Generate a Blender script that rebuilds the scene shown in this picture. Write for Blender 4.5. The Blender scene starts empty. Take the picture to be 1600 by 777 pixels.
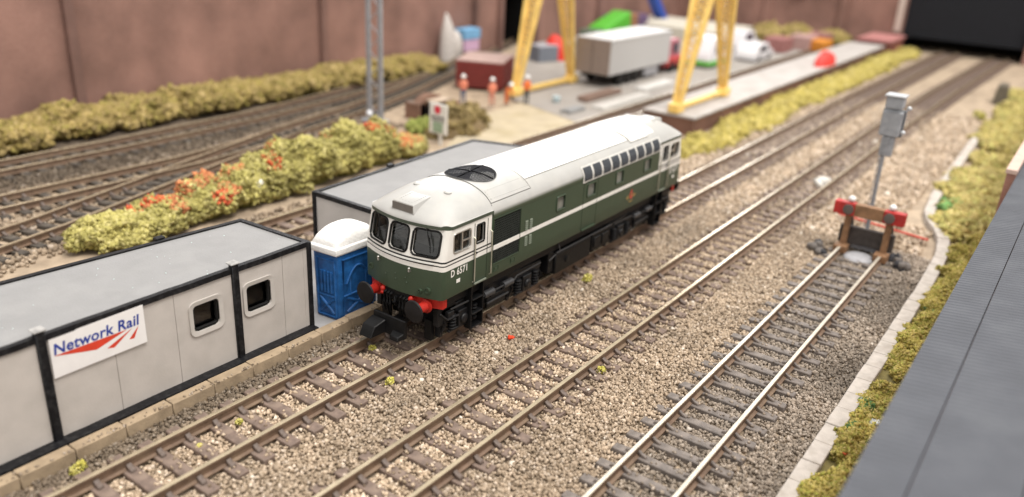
import bpy, bmesh, math, random
import numpy as np
from mathutils import Matrix, Vector, noise

S = 0.1            # 1 Blender unit = 10 mm of the model railway; all numbers below are millimetres
sc = bpy.context.scene
COL = sc.collection
rnd = random.Random(7)
NR = np.random.default_rng(11)

# ------------------------------------------------------------------ camera
yaw, pitch, roll = 0.6053, -0.3874, 0.0546
cf = Vector((math.cos(pitch)*math.cos(yaw), math.cos(pitch)*math.sin(yaw), math.sin(pitch)))
cr = cf.cross(Vector((0, 0, 1))).normalized(); cu = cr.cross(cf)
r2 = math.cos(roll)*cr + math.sin(roll)*cu; u2 = -math.sin(roll)*cr + math.cos(roll)*cu
cam = bpy.data.cameras.new('camera'); cob = bpy.data.objects.new('camera', cam); COL.objects.link(cob)
M = Matrix((r2, u2, -cf)).transposed().to_4x4()
M.translation = Vector((-95.1034, -92.6879, 76.0125))*S
cob.matrix_world = M
cam.sensor_width = 36; cam.lens = 1285.25/1600*36
cam.clip_start = 0.1; cam.clip_end = 2000
cam.dof.use_dof = True; cam.dof.focus_distance = 145*S
cam.dof.aperture_fstop = (cam.lens*1e-3)/(1.7*S)     # a 1.7 mm pupil, as in a phone
cam.dof.aperture_blades = 0
sc.camera = cob

# ------------------------------------------------------------------ light: an exhibition hall
w = bpy.data.worlds.new('World'); sc.world = w; w.use_nodes = True
bgn = w.node_tree.nodes['Background']
bgn.inputs[0].default_value = (1.0, 0.975, 0.94, 1); bgn.inputs[1].default_value = 1.10
def lamp(name, loc, target, size, power, col):
    l = bpy.data.lights.new(name, 'AREA'); l.shape = 'RECTANGLE'; l.size = size[0]*S; l.size_y = size[1]*S
    l.energy = power; l.color = col
    o = bpy.data.objects.new(name, l); COL.objects.link(o)
    o.location = Vector(loc)*S
    o.rotation_euler = (Vector(target)-Vector(loc)).to_track_quat('-Z', 'Y').to_euler()
    return o
lamp('ceiling_lamp', (-150, -700, 1500), (60, 0, 0), (900, 500), 230000, (1.0, 0.95, 0.88))
lamp('ceiling_lamp', (500, -250, 1700), (120, 40, 0), (1200, 500), 150000, (1.0, 0.96, 0.91))
lamp('ceiling_lamp', (3000, 1900, 1100), (60, 0, 0), (1900, 900), 800000, (0.97, 0.98, 1.0))
sc.view_settings.view_transform = 'Standard'; sc.view_settings.look = 'None'
sc.view_settings.exposure = 0.10; sc.view_settings.gamma = 1
sc.cycles.max_bounces = 6; sc.cycles.transparent_max_bounces = 12
sc.cycles.use_denoising = True

# ------------------------------------------------------------------ materials
MATS = {}
def pm(name, col, rough=.6, metal=0., var=.12, scale=6., bump=0., bscale=30., spec=.5, coat=0., dirt=None, dirt_scale=3., dirt_amt=.5, rvar=.0):
    """procedural paint / plastic / card: base colour broken by noise, optional dirt patches and fine relief"""
    if name in MATS: return MATS[name]
    m = bpy.data.materials.new(name); m.use_nodes = True; nt = m.node_tree; N = nt.nodes; L = nt.links
    b = N['Principled BSDF']; b.inputs['Roughness'].default_value = rough; b.inputs['Metallic'].default_value = metal
    b.inputs['Specular IOR Level'].default_value = spec; b.inputs['Coat Weight'].default_value = coat
    tc = N.new('ShaderNodeTexCoord')
    n = N.new('ShaderNodeTexNoise'); n.inputs['Scale'].default_value = scale; n.inputs['Detail'].default_value = 6
    L.new(tc.outputs['Object'], n.inputs['Vector'])
    r = N.new('ShaderNodeValToRGB')
    lo = [max(0, c*(1-var)) for c in col]; hi = [min(1, c*(1+var)) for c in col]
    r.color_ramp.elements[0].position = .3; r.color_ramp.elements[1].position = .7
    r.color_ramp.elements[0].color = (*lo, 1); r.color_ramp.elements[1].color = (*hi, 1)
    L.new(n.outputs['Fac'], r.inputs['Fac']); out = r.outputs['Color']
    if dirt:
        n2 = N.new('ShaderNodeTexNoise'); n2.inputs['Scale'].default_value = dirt_scale; n2.inputs['Detail'].default_value = 8
        L.new(tc.outputs['Object'], n2.inputs['Vector'])
        mr = N.new('ShaderNodeMapRange'); mr.inputs[1].default_value = .48; mr.inputs[2].default_value = .72; mr.inputs[4].default_value = dirt_amt
        L.new(n2.outputs['Fac'], mr.inputs[0])
        mx = N.new('ShaderNodeMixRGB'); mx.inputs[2].default_value = (*dirt, 1)
        L.new(mr.outputs[0], mx.inputs[0]); L.new(out, mx.inputs[1]); out = mx.outputs[0]
    L.new(out, b.inputs['Base Color'])
    if rvar:
        mr = N.new('ShaderNodeMapRange'); mr.inputs[3].default_value = max(.03, rough-rvar); mr.inputs[4].default_value = min(1, rough+rvar)
        n3 = N.new('ShaderNodeTexNoise'); n3.inputs['Scale'].default_value = scale*2.3; L.new(tc.outputs['Object'], n3.inputs['Vector'])
        L.new(n3.outputs['Fac'], mr.inputs[0]); L.new(mr.outputs[0], b.inputs['Roughness'])
    if bump:
        nb = N.new('ShaderNodeTexNoise'); nb.inputs['Scale'].default_value = bscale; nb.inputs['Detail'].default_value = 4
        L.new(tc.outputs['Object'], nb.inputs['Vector'])
        bp = N.new('ShaderNodeBump'); bp.inputs['Strength'].default_value = bump; bp.inputs['Distance'].default_value = .02
        L.new(nb.outputs['Fac'], bp.inputs['Height']); L.new(bp.outputs[0], b.inputs['Normal'])
    MATS[name] = m; return m
def vcol_mat(name, rough=.9, spec=.2, var=.15):
    m = bpy.data.materials.new(name); m.use_nodes = True; nt = m.node_tree; N = nt.nodes; L = nt.links
    b = N['Principled BSDF']; b.inputs['Roughness'].default_value = rough; b.inputs['Specular IOR Level'].default_value = spec
    a = N.new('ShaderNodeAttribute'); a.attribute_name = 'tint'
    L.new(a.outputs['Color'], b.inputs['Base Color'])
    return m
def glass_mat(name, tint, refl=.35, rough=.06):
    m = bpy.data.materials.new(name); m.use_nodes = True; nt = m.node_tree; N = nt.nodes; L = nt.links
    N.remove(N['Principled BSDF'])
    t = N.new('ShaderNodeBsdfTransparent'); t.inputs[0].default_value = (*tint, 1)
    g = N.new('ShaderNodeBsdfGlossy'); g.inputs['Roughness'].default_value = rough
    f = N.new('ShaderNodeLayerWeight'); f.inputs[0].default_value = refl
    mx = N.new('ShaderNodeMixShader')
    L.new(f.outputs['Fresnel'], mx.inputs[0]); L.new(t.outputs[0], mx.inputs[1]); L.new(g.outputs[0], mx.inputs[2])
    L.new(mx.outputs[0], N['Material Output'].inputs[0]); return m
def brick_mat(name, c1, c2, mortar, scale, rough=.85):
    m = bpy.data.materials.new(name); m.use_nodes = True; nt = m.node_tree; N = nt.nodes; L = nt.links
    b = N['Principled BSDF']; b.inputs['Roughness'].default_value = rough; b.inputs['Specular IOR Level'].default_value = .3
    tc = N.new('ShaderNodeTexCoord'); sp = N.new('ShaderNodeSeparateXYZ'); cb = N.new('ShaderNodeCombineXYZ'); ad = N.new('ShaderNodeMath'); ad.operation = 'ADD'
    L.new(tc.outputs['Object'], sp.inputs[0]); L.new(sp.outputs[0], ad.inputs[0]); L.new(sp.outputs[1], ad.inputs[1])
    L.new(ad.outputs[0], cb.inputs[0]); L.new(sp.outputs[2], cb.inputs[1])
    br = N.new('ShaderNodeTexBrick'); br.inputs['Scale'].default_value = scale; br.inputs['Color1'].default_value = (*c1, 1); br.inputs['Color2'].default_value = (*c2, 1); br.inputs['Mortar'].default_value = (*mortar, 1)
    br.inputs['Mortar Size'].default_value = .018
    L.new(cb.outputs[0], br.inputs['Vector'])
    n = N.new('ShaderNodeTexNoise'); n.inputs['Scale'].default_value = .45; n.inputs['Detail'].default_value = 7; L.new(tc.outputs['Object'], n.inputs['Vector'])
    mr = N.new('ShaderNodeMapRange'); mr.inputs[1].default_value = .3; mr.inputs[2].default_value = .7; mr.inputs[3].default_value = .72; mr.inputs[4].default_value = 1.25
    L.new(n.outputs['Fac'], mr.inputs[0])
    mx = N.new('ShaderNodeMixRGB'); mx.blend_type = 'MULTIPLY'; mx.inputs[0].default_value = 1
    L.new(br.outputs['Color'], mx.inputs[1]); L.new(mr.outputs[0], mx.inputs[2])
    mp = N.new('ShaderNodeMapping'); mp.inputs['Scale'].default_value = (.45, .45, .12); L.new(tc.outputs['Object'], mp.inputs[0])
    n2 = N.new('ShaderNodeTexNoise'); n2.inputs['Scale'].default_value = 1.; n2.inputs['Detail'].default_value = 8; L.new(mp.outputs[0], n2.inputs['Vector'])
    m2 = N.new('ShaderNodeMapRange'); m2.inputs[1].default_value = .3; m2.inputs[2].default_value = .7; m2.inputs[3].default_value = .88; m2.inputs[4].default_value = 1.12; L.new(n2.outputs['Fac'], m2.inputs[0])
    mx2 = N.new('ShaderNodeMixRGB'); mx2.blend_type = 'MULTIPLY'; mx2.inputs[0].default_value = 1; L.new(mx.outputs[0], mx2.inputs[1]); L.new(m2.outputs[0], mx2.inputs[2]); L.new(mx2.outputs[0], b.inputs['Base Color'])
    return m

black = pm('black plastic', (.006, .006, .0065), .42, spec=.22, var=.3, bump=.25, bscale=40, rvar=.1)
blackm = pm('matt black', (.006, .006, .0065), .8, spec=.15, var=.3)
sleeper_m = pm('brown sleeper', (.165, .118, .095), .75, var=.28, scale=9, bump=.5, bscale=45, dirt=(.26, .20, .15), dirt_scale=7, dirt_amt=.45)
sleeper_g = pm('grey brown sleeper', (.15, .128, .115), .75, var=.3, scale=9, bump=.5, bscale=45, dirt=(.24, .20, .17), dirt_scale=7, dirt_amt=.45)
sleeper_d = pm('dark sleeper', (.055, .045, .036), .8, var=.3, scale=9, bump=.4, dirt=(.18, .15, .12), dirt_scale=6, dirt_amt=.5)
chair_m = pm('dark brown chair', (.115, .085, .07), .6, var=.25, scale=12, bump=.3)
railside = pm('rusted rail side', (.145, .092, .060), .65, var=.25, scale=7, bump=.25, bscale=35, dirt=(.22, .16, .10), dirt_scale=4, dirt_amt=.5)
railtop = pm('worn rail head', (.47, .39, .27), .28, metal=.5, var=.14, scale=5, rvar=.12, bump=.12, bscale=22)
silver_rail = pm('silver rail head', (.66, .60, .50), .30, metal=.45, var=.1, scale=5, rvar=.1, bump=.12, bscale=22)
concrete = pm('painted concrete', (.30, .30, .31), .85, var=.12, scale=3, bump=.3, dirt=(.22, .2, .17), dirt_scale=1.6, dirt_amt=.5)
kerb_m = pm('beige kerb', (.33, .25, .165), .85, var=.16, scale=5, bump=.4, bscale=35, dirt=(.19, .14, .09), dirt_scale=3, dirt_amt=.6)
kerb_g = pm('pale grey kerb', (.44, .40, .36), .85, var=.12, scale=5, bump=.35, bscale=35, dirt=(.25, .21, .17), dirt_scale=4, dirt_amt=.5)
stone_m = vcol_mat('ballast stone', .82, .35)
foam_m = vcol_mat('foam foliage', .95, .1)

# ------------------------------------------------------------------ mesh helpers
BASE = {}
def tag(o, label=None, cat=None, group=None, kind=None):
    if label: o['label'] = label
    if cat: o['category'] = cat
    if group: o['group'] = group
    if kind: o['kind'] = kind
    return o
def thing(name, label, cat, loc=(0, 0, 0), group=None):
    o = bpy.data.objects.new(name, None); COL.objects.link(o); o.location = Vector(loc)*S; o.empty_display_size = .2
    BASE[o.name] = Vector(loc)
    return tag(o, label, cat, group)
class MB:
    def __init__(s): s.v = []; s.f = []; s.m = []
    def add(s, vs, fs, mi=0):
        n = len(s.v); s.v += [tuple(p) for p in vs]; s.f += [tuple(i+n for i in f) for f in fs]; s.m += [mi]*len(fs); return s
    def box(s, x0, x1, y0, y1, z0, z1, mi=0):
        return s.add([(x0, y0, z0), (x1, y0, z0), (x1, y1, z0), (x0, y1, z0), (x0, y0, z1), (x1, y0, z1), (x1, y1, z1), (x0, y1, z1)],
                     [(0, 3, 2, 1), (4, 5, 6, 7), (0, 1, 5, 4), (1, 2, 6, 5), (2, 3, 7, 6), (3, 0, 4, 7)], mi)
    def hexa(s, p, mi=0):      # 8 points: bottom 4, top 4
        return s.add(p, [(0, 3, 2, 1), (4, 5, 6, 7), (0, 1, 5, 4), (1, 2, 6, 5), (2, 3, 7, 6), (3, 0, 4, 7)], mi)
    def prism(s, poly, ax, lo, hi, mi=0):   # poly in the two other axes (in x,y,z order)
        def P(a, b, c):
            return {'x': (c, a, b), 'y': (a, c, b), 'z': (a, b, c)}[ax]
        n = len(poly); vs = [P(a, b, lo) for a, b in poly]+[P(a, b, hi) for a, b in poly]
        fs = [tuple(range(n))[::-1], tuple(range(n, 2*n))]+[(i, (i+1) % n, (i+1) % n+n, i+n) for i in range(n)]
        return s.add(vs, fs, mi)
    def cyl(s, p0, p1, r0, r1=None, n=12, mi=0, cap=True):
        r1 = r0 if r1 is None else r1
        p0 = Vector(p0); p1 = Vector(p1); d = (p1-p0).normalized()
        a = d.orthogonal().normalized(); b = d.cross(a)
        vs = []
        for p, r in ((p0, r0), (p1, r1)):
            for i in range(n):
                t = 2*math.pi*i/n; vs.append(p+a*(r*math.cos(t))+b*(r*math.sin(t)))
        fs = [(i, (i+1) % n, (i+1) % n+n, i+n) for i in range(n)]
        if cap: fs += [tuple(range(n))[::-1], tuple(range(n, 2*n))]
        return s.add(vs, fs, mi)
    def tube(s, pts, r, n=6, mi=0, closed=False):
        pts = [Vector(p) for p in pts]; k = len(pts); vs = []
        for i, p in enumerate(pts):
            a = pts[(i-1) % k] if (closed or i > 0) else p; b = pts[(i+1) % k] if (closed or i < k-1) else p
            d = (b-a).normalized(); up = Vector((0, 0, 1)) if abs(d.z) < .9 else Vector((1, 0, 0))
            u = d.cross(up).normalized(); v = u.cross(d)
            for j in range(n):
                t = 2*math.pi*(j+.5)/n; vs.append(p+u*(r*math.cos(t))+v*(r*math.sin(t)))
        fs = []
        for i in range(k if closed else k-1):
            for j in range(n):
                q = ((i+1) % k)*n
                fs.append((i*n+j, i*n+(j+1) % n, q+(j+1) % n, q+j))
        if not closed: fs += [tuple(range(n))[::-1], tuple(range((k-1)*n, k*n))]
        return s.add(vs, fs, mi)
    def lathe(s, c, prof, ax=(0, 0, 1), n=20, mi=0):     # prof: (radius, height)
        ax = Vector(ax).normalized(); a = ax.orthogonal().normalized(); b = ax.cross(a); c = Vector(c); vs = []
        for r, h in prof:
            for i in range(n):
                t = 2*math.pi*i/n; vs.append(c+ax*h+a*(r*math.cos(t))+b*(r*math.sin(t)))
        fs = []
        for k in range(len(prof)-1):
            for i in range(n): fs.append((k*n+i, k*n+(i+1) % n, (k+1)*n+(i+1) % n, (k+1)*n+i))
        fs += [tuple(range(n))[::-1], tuple(range((len(prof)-1)*n, len(prof)*n))]
        return s.add(vs, fs, mi)
    def ball(s, c, r, n=8, mi=0, sq=(1, 1, 1)):
        vs = []; fs = []
        for i in range(n+1):
            ph = math.pi*i/n
            for j in range(n*2):
                t = math.pi*j/n
                vs.append((c[0]+r*sq[0]*math.sin(ph)*math.cos(t), c[1]+r*sq[1]*math.sin(ph)*math.sin(t), c[2]+r*sq[2]*math.cos(ph)))
        m = n*2
        for i in range(n):
            for j in range(m): fs.append((i*m+j, (i+1)*m+j, (i+1)*m+(j+1) % m, i*m+(j+1) % m))
        return s.add(vs, fs, mi)
    def grid(s, fn, us, vs_, mi=0, flip=False):
        k = len(vs_); vs = [fn(u, v) for u in us for v in vs_]; fs = []
        for i in range(len(us)-1):
            for j in range(k-1):
                f = (i*k+j, (i+1)*k+j, (i+1)*k+j+1, i*k+j+1); fs.append(f[::-1] if flip else f)
        return s.add(vs, fs, mi)
    def mesh(s, name, base=(0, 0, 0), smooth=None, bevel=0, seg=1, fix=True):
        me = bpy.data.meshes.new(name); b = Vector(base)
        me.from_pydata([tuple((Vector(p)-b)*S) for p in s.v], [], s.f)
        for p, i in zip(me.polygons, s.m): p.material_index = i
        if bevel or fix:
            bm = bmesh.new(); bm.from_mesh(me)
            if fix: bmesh.ops.remove_doubles(bm, verts=bm.verts, dist=1e-5); bmesh.ops.recalc_face_normals(bm, faces=bm.faces)
            if bevel:
                es = [e for e in bm.edges if len(e.link_faces) == 2 and e.calc_face_angle(0) > .5]
                bmesh.ops.bevel(bm, geom=es, offset=bevel*S, segments=seg, profile=.7, affect='EDGES', clamp_overlap=True)
            bm.to_mesh(me); bm.free()
        if smooth is not None:
            for p in me.polygons: p.use_smooth = True
            me.set_sharp_from_angle(angle=math.radians(smooth))
        return me
    def build(s, name, mats, parent=None, smooth=None, bevel=0, seg=1, fix=True, at=None):
        base = BASE[parent.name] if parent else Vector(at or (0, 0, 0))
        me = s.mesh(name, base, smooth, bevel, seg, fix)
        return link(name, me, mats, parent, base)
def link(name, me, mats, parent=None, base=(0, 0, 0)):
    if mats is not None:
        if len(me.materials): me.materials.clear()
        for m in (mats if isinstance(mats, (list, tuple)) else [mats]): me.materials.append(m)
    o = bpy.data.objects.new(name, me); COL.objects.link(o); BASE[o.name] = Vector(base)
    if parent: o.parent = parent
    else: o.location = Vector(base)*S
    return o
def struct(o): o['kind'] = 'structure'; return o
def evaluated(o):
    dg = bpy.context.evaluated_depsgraph_get(); dg.update()
    me = bpy.data.meshes.new_from_object(o.evaluated_get(dg)); return me
def cut(o, cutter):
    """boolean difference, applied"""
    co = bpy.data.objects.new('cutter', cutter); COL.objects.link(co); co.matrix_world = o.matrix_world.copy() if not o.parent else o.parent.matrix_world.copy()
    co.location = o.location if not o.parent else o.parent.location
    bpy.context.view_layer.update()
    md = o.modifiers.new('cut', 'BOOLEAN'); md.operation = 'DIFFERENCE'; md.object = co; md.solver = 'EXACT'
    me = evaluated(o); o.modifiers.clear(); old = o.data; o.data = me
    bpy.data.objects.remove(co); return o
def rrect(a0, a1, b0, b1, r, n=5):
    pts = []
    for (ca, cb, t0) in ((a1-r, b1-r, 0), (a0+r, b1-r, 90), (a0+r, b0+r, 180), (a1-r, b0+r, 270)):
        for i in range(n+1):
            t = math.radians(t0+90*i/n); pts.append((ca+r*math.cos(t), cb+r*math.sin(t)))
    return pts
def text_poly(body, bold=.0, shear=0., spacing=1.):
    """flat glyph mesh normalised to its bounding box: (verts 0..1, 0..1), faces"""
    c = bpy.data.curves.new('lettering', 'FONT'); c.body = body; c.offset = bold; c.shear = shear; c.space_character = spacing; c.resolution_u = 4
    o = bpy.data.objects.new('lettering', c); COL.objects.link(o); bpy.context.view_layer.update()
    me = evaluated(o); bpy.data.objects.remove(o)
    v = np.array([p.co[:2] for p in me.vertices]); lo = v.min(0); hi = v.max(0); v = (v-lo)/(hi-lo)
    return v, [tuple(p.vertices) for p in me.polygons]
def text_on(mb, body, org, U, V, off=0, **k):
    v, f = text_poly(body, **k); o = Vector(org); U = Vector(U); V = Vector(V)
    mb.add([o+U*a+V*b for a, b in v], f)

# many small solids in one mesh, with a tint for each
ICO = None
def ico():
    t = (1+5**.5)/2
    v = np.array([(-1, t, 0), (1, t, 0), (-1, -t, 0), (1, -t, 0), (0, -1, t), (0, 1, t), (0, -1, -t), (0, 1, -t), (t, 0, -1), (t, 0, 1), (-t, 0, -1), (-t, 0, 1)], float)
    v /= np.linalg.norm(v[0])
    f = np.array([(0, 11, 5), (0, 5, 1), (0, 1, 7), (0, 7, 10), (0, 10, 11), (1, 5, 9), (5, 11, 4), (11, 10, 2), (10, 7, 6), (7, 1, 8), (3, 9, 4), (3, 4, 2), (3, 2, 6), (3, 6, 8), (3, 8, 9), (4, 9, 5), (2, 4, 11), (6, 2, 10), (8, 6, 7), (9, 8, 1)])
    return v, f
def tetra():
    v = np.array([(1, 1, 1), (1, -1, -1), (-1, 1, -1), (-1, -1, 1)], float)/1.25
    return v, np.array([(0, 1, 2), (0, 3, 1), (0, 2, 3), (1, 3, 2)])
def octa():
    v = np.array([(1, 0, 0), (-1, 0, 0), (0, 1, 0), (0, -1, 0), (0, 0, 1), (0, 0, -1)], float)
    f = np.array([(0, 2, 4), (2, 1, 4), (1, 3, 4), (3, 0, 4), (2, 0, 5), (1, 2, 5), (3, 1, 5), (0, 3, 5)]); return v, f
def rand_rot(n):
    q = NR.normal(size=(n, 4)); q /= np.linalg.norm(q, axis=1)[:, None]; a, b, c, d = q.T
    return np.stack([np.stack([1-2*(c*c+d*d), 2*(b*c-a*d), 2*(b*d+a*c)], 1), np.stack([2*(b*c+a*d), 1-2*(b*b+d*d), 2*(c*d-a*b)], 1), np.stack([2*(b*d-a*c), 2*(c*d+a*b), 1-2*(b*b+c*c)], 1)], 1)
def scatter(name, P, R, C, mat, shape='ico', rough=.25, parent=None, base=(0, 0, 0), aniso=(.7, 1.25)):
    n = len(P); v, f = {'ico': ico, 'octa': octa, 'tetra': tetra}[shape](); k = len(v)
    V = v[None]*(1+NR.uniform(-rough, rough, (n, k, 1)))*NR.uniform(aniso[0], aniso[1], (n, 1, 3))*np.asarray(R)[:, None, None]
    V = np.einsum('nij,nkj->nki', rand_rot(n), V)+P[:, None, :]-np.array(base)[None, None]
    V = (V*S).reshape(-1, 3); F = (f[None]+(np.arange(n)*k)[:, None, None]).reshape(-1, 3)
    me = bpy.data.meshes.new(name); me.vertices.add(len(V)); me.vertices.foreach_set('co', V.ravel().astype(np.float32))
    me.loops.add(F.size); me.loops.foreach_set('vertex_index', F.ravel().astype(np.int32))
    me.polygons.add(len(F)); me.polygons.foreach_set('loop_start', (np.arange(len(F))*3).astype(np.int32))
    at = me.attributes.new('tint', 'FLOAT_COLOR', 'POINT')
    cc = np.ones((n, k, 4), np.float32); cc[:, :, :3] = np.asarray(C)[:, None, :]
    at.data.foreach_set('color', cc.ravel())
    me.update(calc_edges=True); me.validate()
    return link(name, me, mat, parent, base)

# ------------------------------------------------------------------ the ground
ground_m = pm('sandy baseboard', (.36, .28, .20), .92, var=.25, scale=2.2, bump=.6, bscale=14, dirt=(.15, .11, .075), dirt_scale=.9, dirt_amt=.6)
struct(MB().box(-220, 900, -240, 330, -12, -.45).build('ground', ground_m))
sand_m = pm('pale sand', (.42, .355, .25), .95, var=.12, scale=1.5, bump=.5, bscale=18, dirt=(.34, .28, .16), dirt_scale=.8, dirt_amt=.6)
struct(MB().prism([(95, 69.5), (250, 69.5), (250, 88), (205, 108), (160, 104), (118, 84)], 'z', -.5, .75).build('sand_path', sand_m))
yard_m = pm('yard concrete', (.31, .285, .262), .9, var=.1, scale=1.2, bump=.2, dirt=(.30, .27, .23), dirt_scale=.7, dirt_amt=.7)
struct(MB().prism([(180, 69.5), (548, 69.5), (548, 202), (345, 202), (240, 150), (196, 112)], 'z', -.5, .95).build('yard', yard_m))
struct(MB().prism([(-120, 14.3), (110, 13.9), (110, 46), (-120, 46)], 'z', -.45, 1.0).build('concrete_base', concrete))
dockbrick = brick_mat('dock brick', (.13, .065, .045), (.17, .085, .06), (.12, .08, .06), 5.)
dk = MB(); dk.box(199, 500, 29.5, 51, -.5, 6.2); dko = dk.build('loading_dock', [dockbrick]); tag(dko, 'long low dark brick loading dock under the right gantry leg', 'dock')
MB().box(198.6, 500, 29.0, 51.3, 6.2, 7.0).build('paving_slab', pm('dock slab', (.42, .39, .37), .9, var=.1, scale=1.5, dirt=(.3, .27, .24), dirt_scale=1, dirt_amt=.6), dko)

cinder_m = pm('dark cinders', (.105, .078, .055), .95, var=.35, scale=1.5, bump=.6, bscale=12)
struct(MB().prism([(-120, 138), (60, 137), (130, 147), (200, 168), (290, 203), (-120, 203)], 'z', -.5, -.3).build('cinder_bed', cinder_m))

# kerb beside the cabins and kerb on the right: separate stones
def kerb(name, pts, wdt, z0, z1, ln, mat, label, gap=.12):
    t = thing(name, label, 'kerb', (pts[0][0], pts[0][1], 0)); k = 0
    for (a, b) in zip(pts[:-1], pts[1:]):
        a = Vector((*a, 0)); b = Vector((*b, 0)); d = (b-a); L = d.length; d.normalize(); nrm = Vector((-d.y, d.x, 0)); n = max(1, round(L/ln))
        for i in range(n):
            p = a+d*(L*i/n+gap/2); q = a+d*(L*(i+1)/n-gap/2); j = [Vector((rnd.uniform(-.05, .05), rnd.uniform(-.10, .10), rnd.uniform(-.07, .07))) for _ in range(2)]
            lo = Vector((0, 0, z0)); hi = Vector((0, 0, z1)); m = MB()
            m.hexa([p+lo, q+lo, q+nrm*wdt+lo, p+nrm*wdt+lo, p+hi+j[0], q+hi+j[1], q+nrm*wdt+hi+j[1], p+nrm*wdt+hi+j[0]])
            m.build('kerb_stone', mat, t, bevel=.12, smooth=40)
    return t
kerb('kerb', [(-112, 11.7), (112, 13.0)], 2.15, -.6, 1.9, 7.6, kerb_m, 'long beige kerb between the grey cabins and the nearest track')
kerb('kerb', [(-26, -70.6), (104, -70.6), (118, -70.3), (130, -69.6), (140, -68.2), (148, -65.6), (154, -62.9), (162, -60.6), (182, -58.8), (248, -57), (300, -56)], -2.9, -.6, 1.4, 6.2, kerb_g, 'pale grey kerb along the right-hand grass strip, curving in behind the buffer stop')

# ------------------------------------------------------------------ tracks
G = 4.85
def sleeper_mesh(w, half, mat):
    me = MB().box(-w/2, w/2, -half, half, -.8, .55).mesh('sleeper', bevel=.13, smooth=40); me.materials.append(mat); return me
def chair_mesh(mat, fine=False):
    a = .42 if not fine else .28
    m = MB(); m.prism([(.45, .45), (1.85, .45), (1.7, .85), (1.45, 1.05), (1.05, 1.08), (.62, 1.42), (.36, 1.42)], 'x', -a, a)
    me = m.mesh('rail_chair', bevel=.09, smooth=50); me.materials.append(mat); return me
CH = chair_mesh(chair_m); CHF = chair_mesh(sleeper_g, True)
PROF = [(-.72, .45), (.72, .45), (.72, .62), (.2, .78), (.2, 1.55), (.35, 1.68), (.35, 2.12), (.28, 2.2), (-.28, 2.2), (-.35, 2.12), (-.35, 1.68), (-.2, 1.55), (-.2, .78), (-.72, .62)]
def sweep(mb, pts, off, prof=PROF):
    n = len(pts); k = len(prof); vs = []
    for i, p in enumerate(pts):
        a = pts[max(0, i-1)]; b = pts[min(n-1, i+1)]; d = Vector((b[0]-a[0], b[1]-a[1])).normalized(); nn = Vector((-d.y, d.x))
        for (u, z) in prof: vs.append((p[0]+nn.x*(off+u), p[1]+nn.y*(off+u), z))
    fs = []; mi = []
    for i in range(n-1):
        for j in range(k):
            fs.append((i*k+j, i*k+(j+1) % k, (i+1)*k+(j+1) % k, (i+1)*k+j)); mi.append(1 if j in (6, 7, 8) else 0)
    q = len(mb.v); mb.v += vs; mb.f += [tuple(x+q for x in f) for f in fs]; mb.m += mi
    mb.f += [tuple(range(q, q+k))[::-1], tuple(range(q+(n-1)*k, q+n*k))]; mb.m += [0, 0]
def along(pts, step, phase):
    out = []; acc = 0; nxt = phase
    for a, b in zip(pts[:-1], pts[1:]):
        L = math.dist(a, b)
        while nxt <= acc+L:
            t = (nxt-acc)/L; out.append((a[0]+(b[0]-a[0])*t, a[1]+(b[1]-a[1])*t, math.atan2(b[1]-a[1], b[0]-a[0]))); nxt += step
        acc += L
    return out
def track(name, label, pts, phase, smat, near=0, far=300, wdt=2.1, half=8.7, chair=CH, top=railtop, pitch_=4.72, drop=0., jit=.0):
    t = thing(name, label, 'track', (pts[0][0], pts[0][1], 0))
    for s in (1, -1):
        m = MB(); sweep(m, pts, s*G); m.build('rail', [railside, top], t, fix=False)
    sm = sleeper_mesh(wdt, half, smat); rest = MB(); b = BASE[t.name]
    for (x, y, a) in along(pts, pitch_, phase):
        if x > far:
            c, s_ = math.cos(a), math.sin(a); q = [(-wdt/2, -half), (wdt/2, -half), (wdt/2, half), (-wdt/2, half)]; q = [(x+u*c-v*s_, y+u*s_+v*c) for u, v in q]
            rest.prism(q, 'z', -.8, .55); continue
        o = link('sleeper', sm, None, t); o.location = (Vector((x, y, -drop+rnd.uniform(-.06, .06)))-b)*S; o.rotation_euler.z = a+rnd.uniform(-.012, .012)
        if x < near:
            for s in (1, -1):
                
                for f_ in (0, math.pi): c = link('rail_chair', chair, None, o); c.location = Vector((0, s*G, drop))*S; c.rotation_euler.z = f_
    if rest.v: rest.build('sleeper', smat, t, fix=False)['kind'] = 'stuff'
    return t
T1 = [(-85, 0), (320, 0), (440, -1.5), (556, -3)]
T2 = [(-85, -26.7), (260, -26.7), (380, -28.5), (556, -34)]
T3 = [(-85, -54.9), (116, -54.9)]
T4 = [(-75, 61.8), (60, 62), (230, 63), (548, 64)]
T5 = [(-60, 90.5), (-25, 98.8), (-8, 102.6), (12, 108.8), (36, 116.4), (64, 124.8), (90, 132.5), (130, 141.2), (175, 155), (215, 170), (247, 184.5), (300, 206), (340, 222)]
T6 = [(-70, 124.2), (20, 124.1), (45, 124.5), (70, 127.5), (90, 132.6)]
T7 = [(-60, 154.4), (40, 155), (96, 158), (148, 166.5), (190, 175), (216, 181), (247, 192), (290, 209), (330, 226)]
track('railway_track', 'brown railway track that the green locomotive stands on', T1, 85-42.4-4.72*9+.2, sleeper_m, near=70)
track('railway_track', 'brown railway track in the middle, empty, right of the locomotive', T2, 85-23.7-4.72*13+.3, sleeper_m, near=70, drop=.12)
track('railway_track', 'grey-brown siding that ends at the red buffer stop', T3, 85-2.4-4.8*17+.3, sleeper_g, near=75, wdt=1.75, chair=CHF, top=silver_rail, pitch_=4.8)
track('railway_track', 'single brown track running behind the grey cabins into the yard', T4, 2, sleeper_m, far=230)
track('railway_track', 'track curving diagonally behind the bushes towards the wall opening', T5, 2, sleeper_d, near=20)
track('railway_track', 'short straight track joining the curved one behind the bushes', T6, 2, sleeper_d, far=40)
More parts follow.
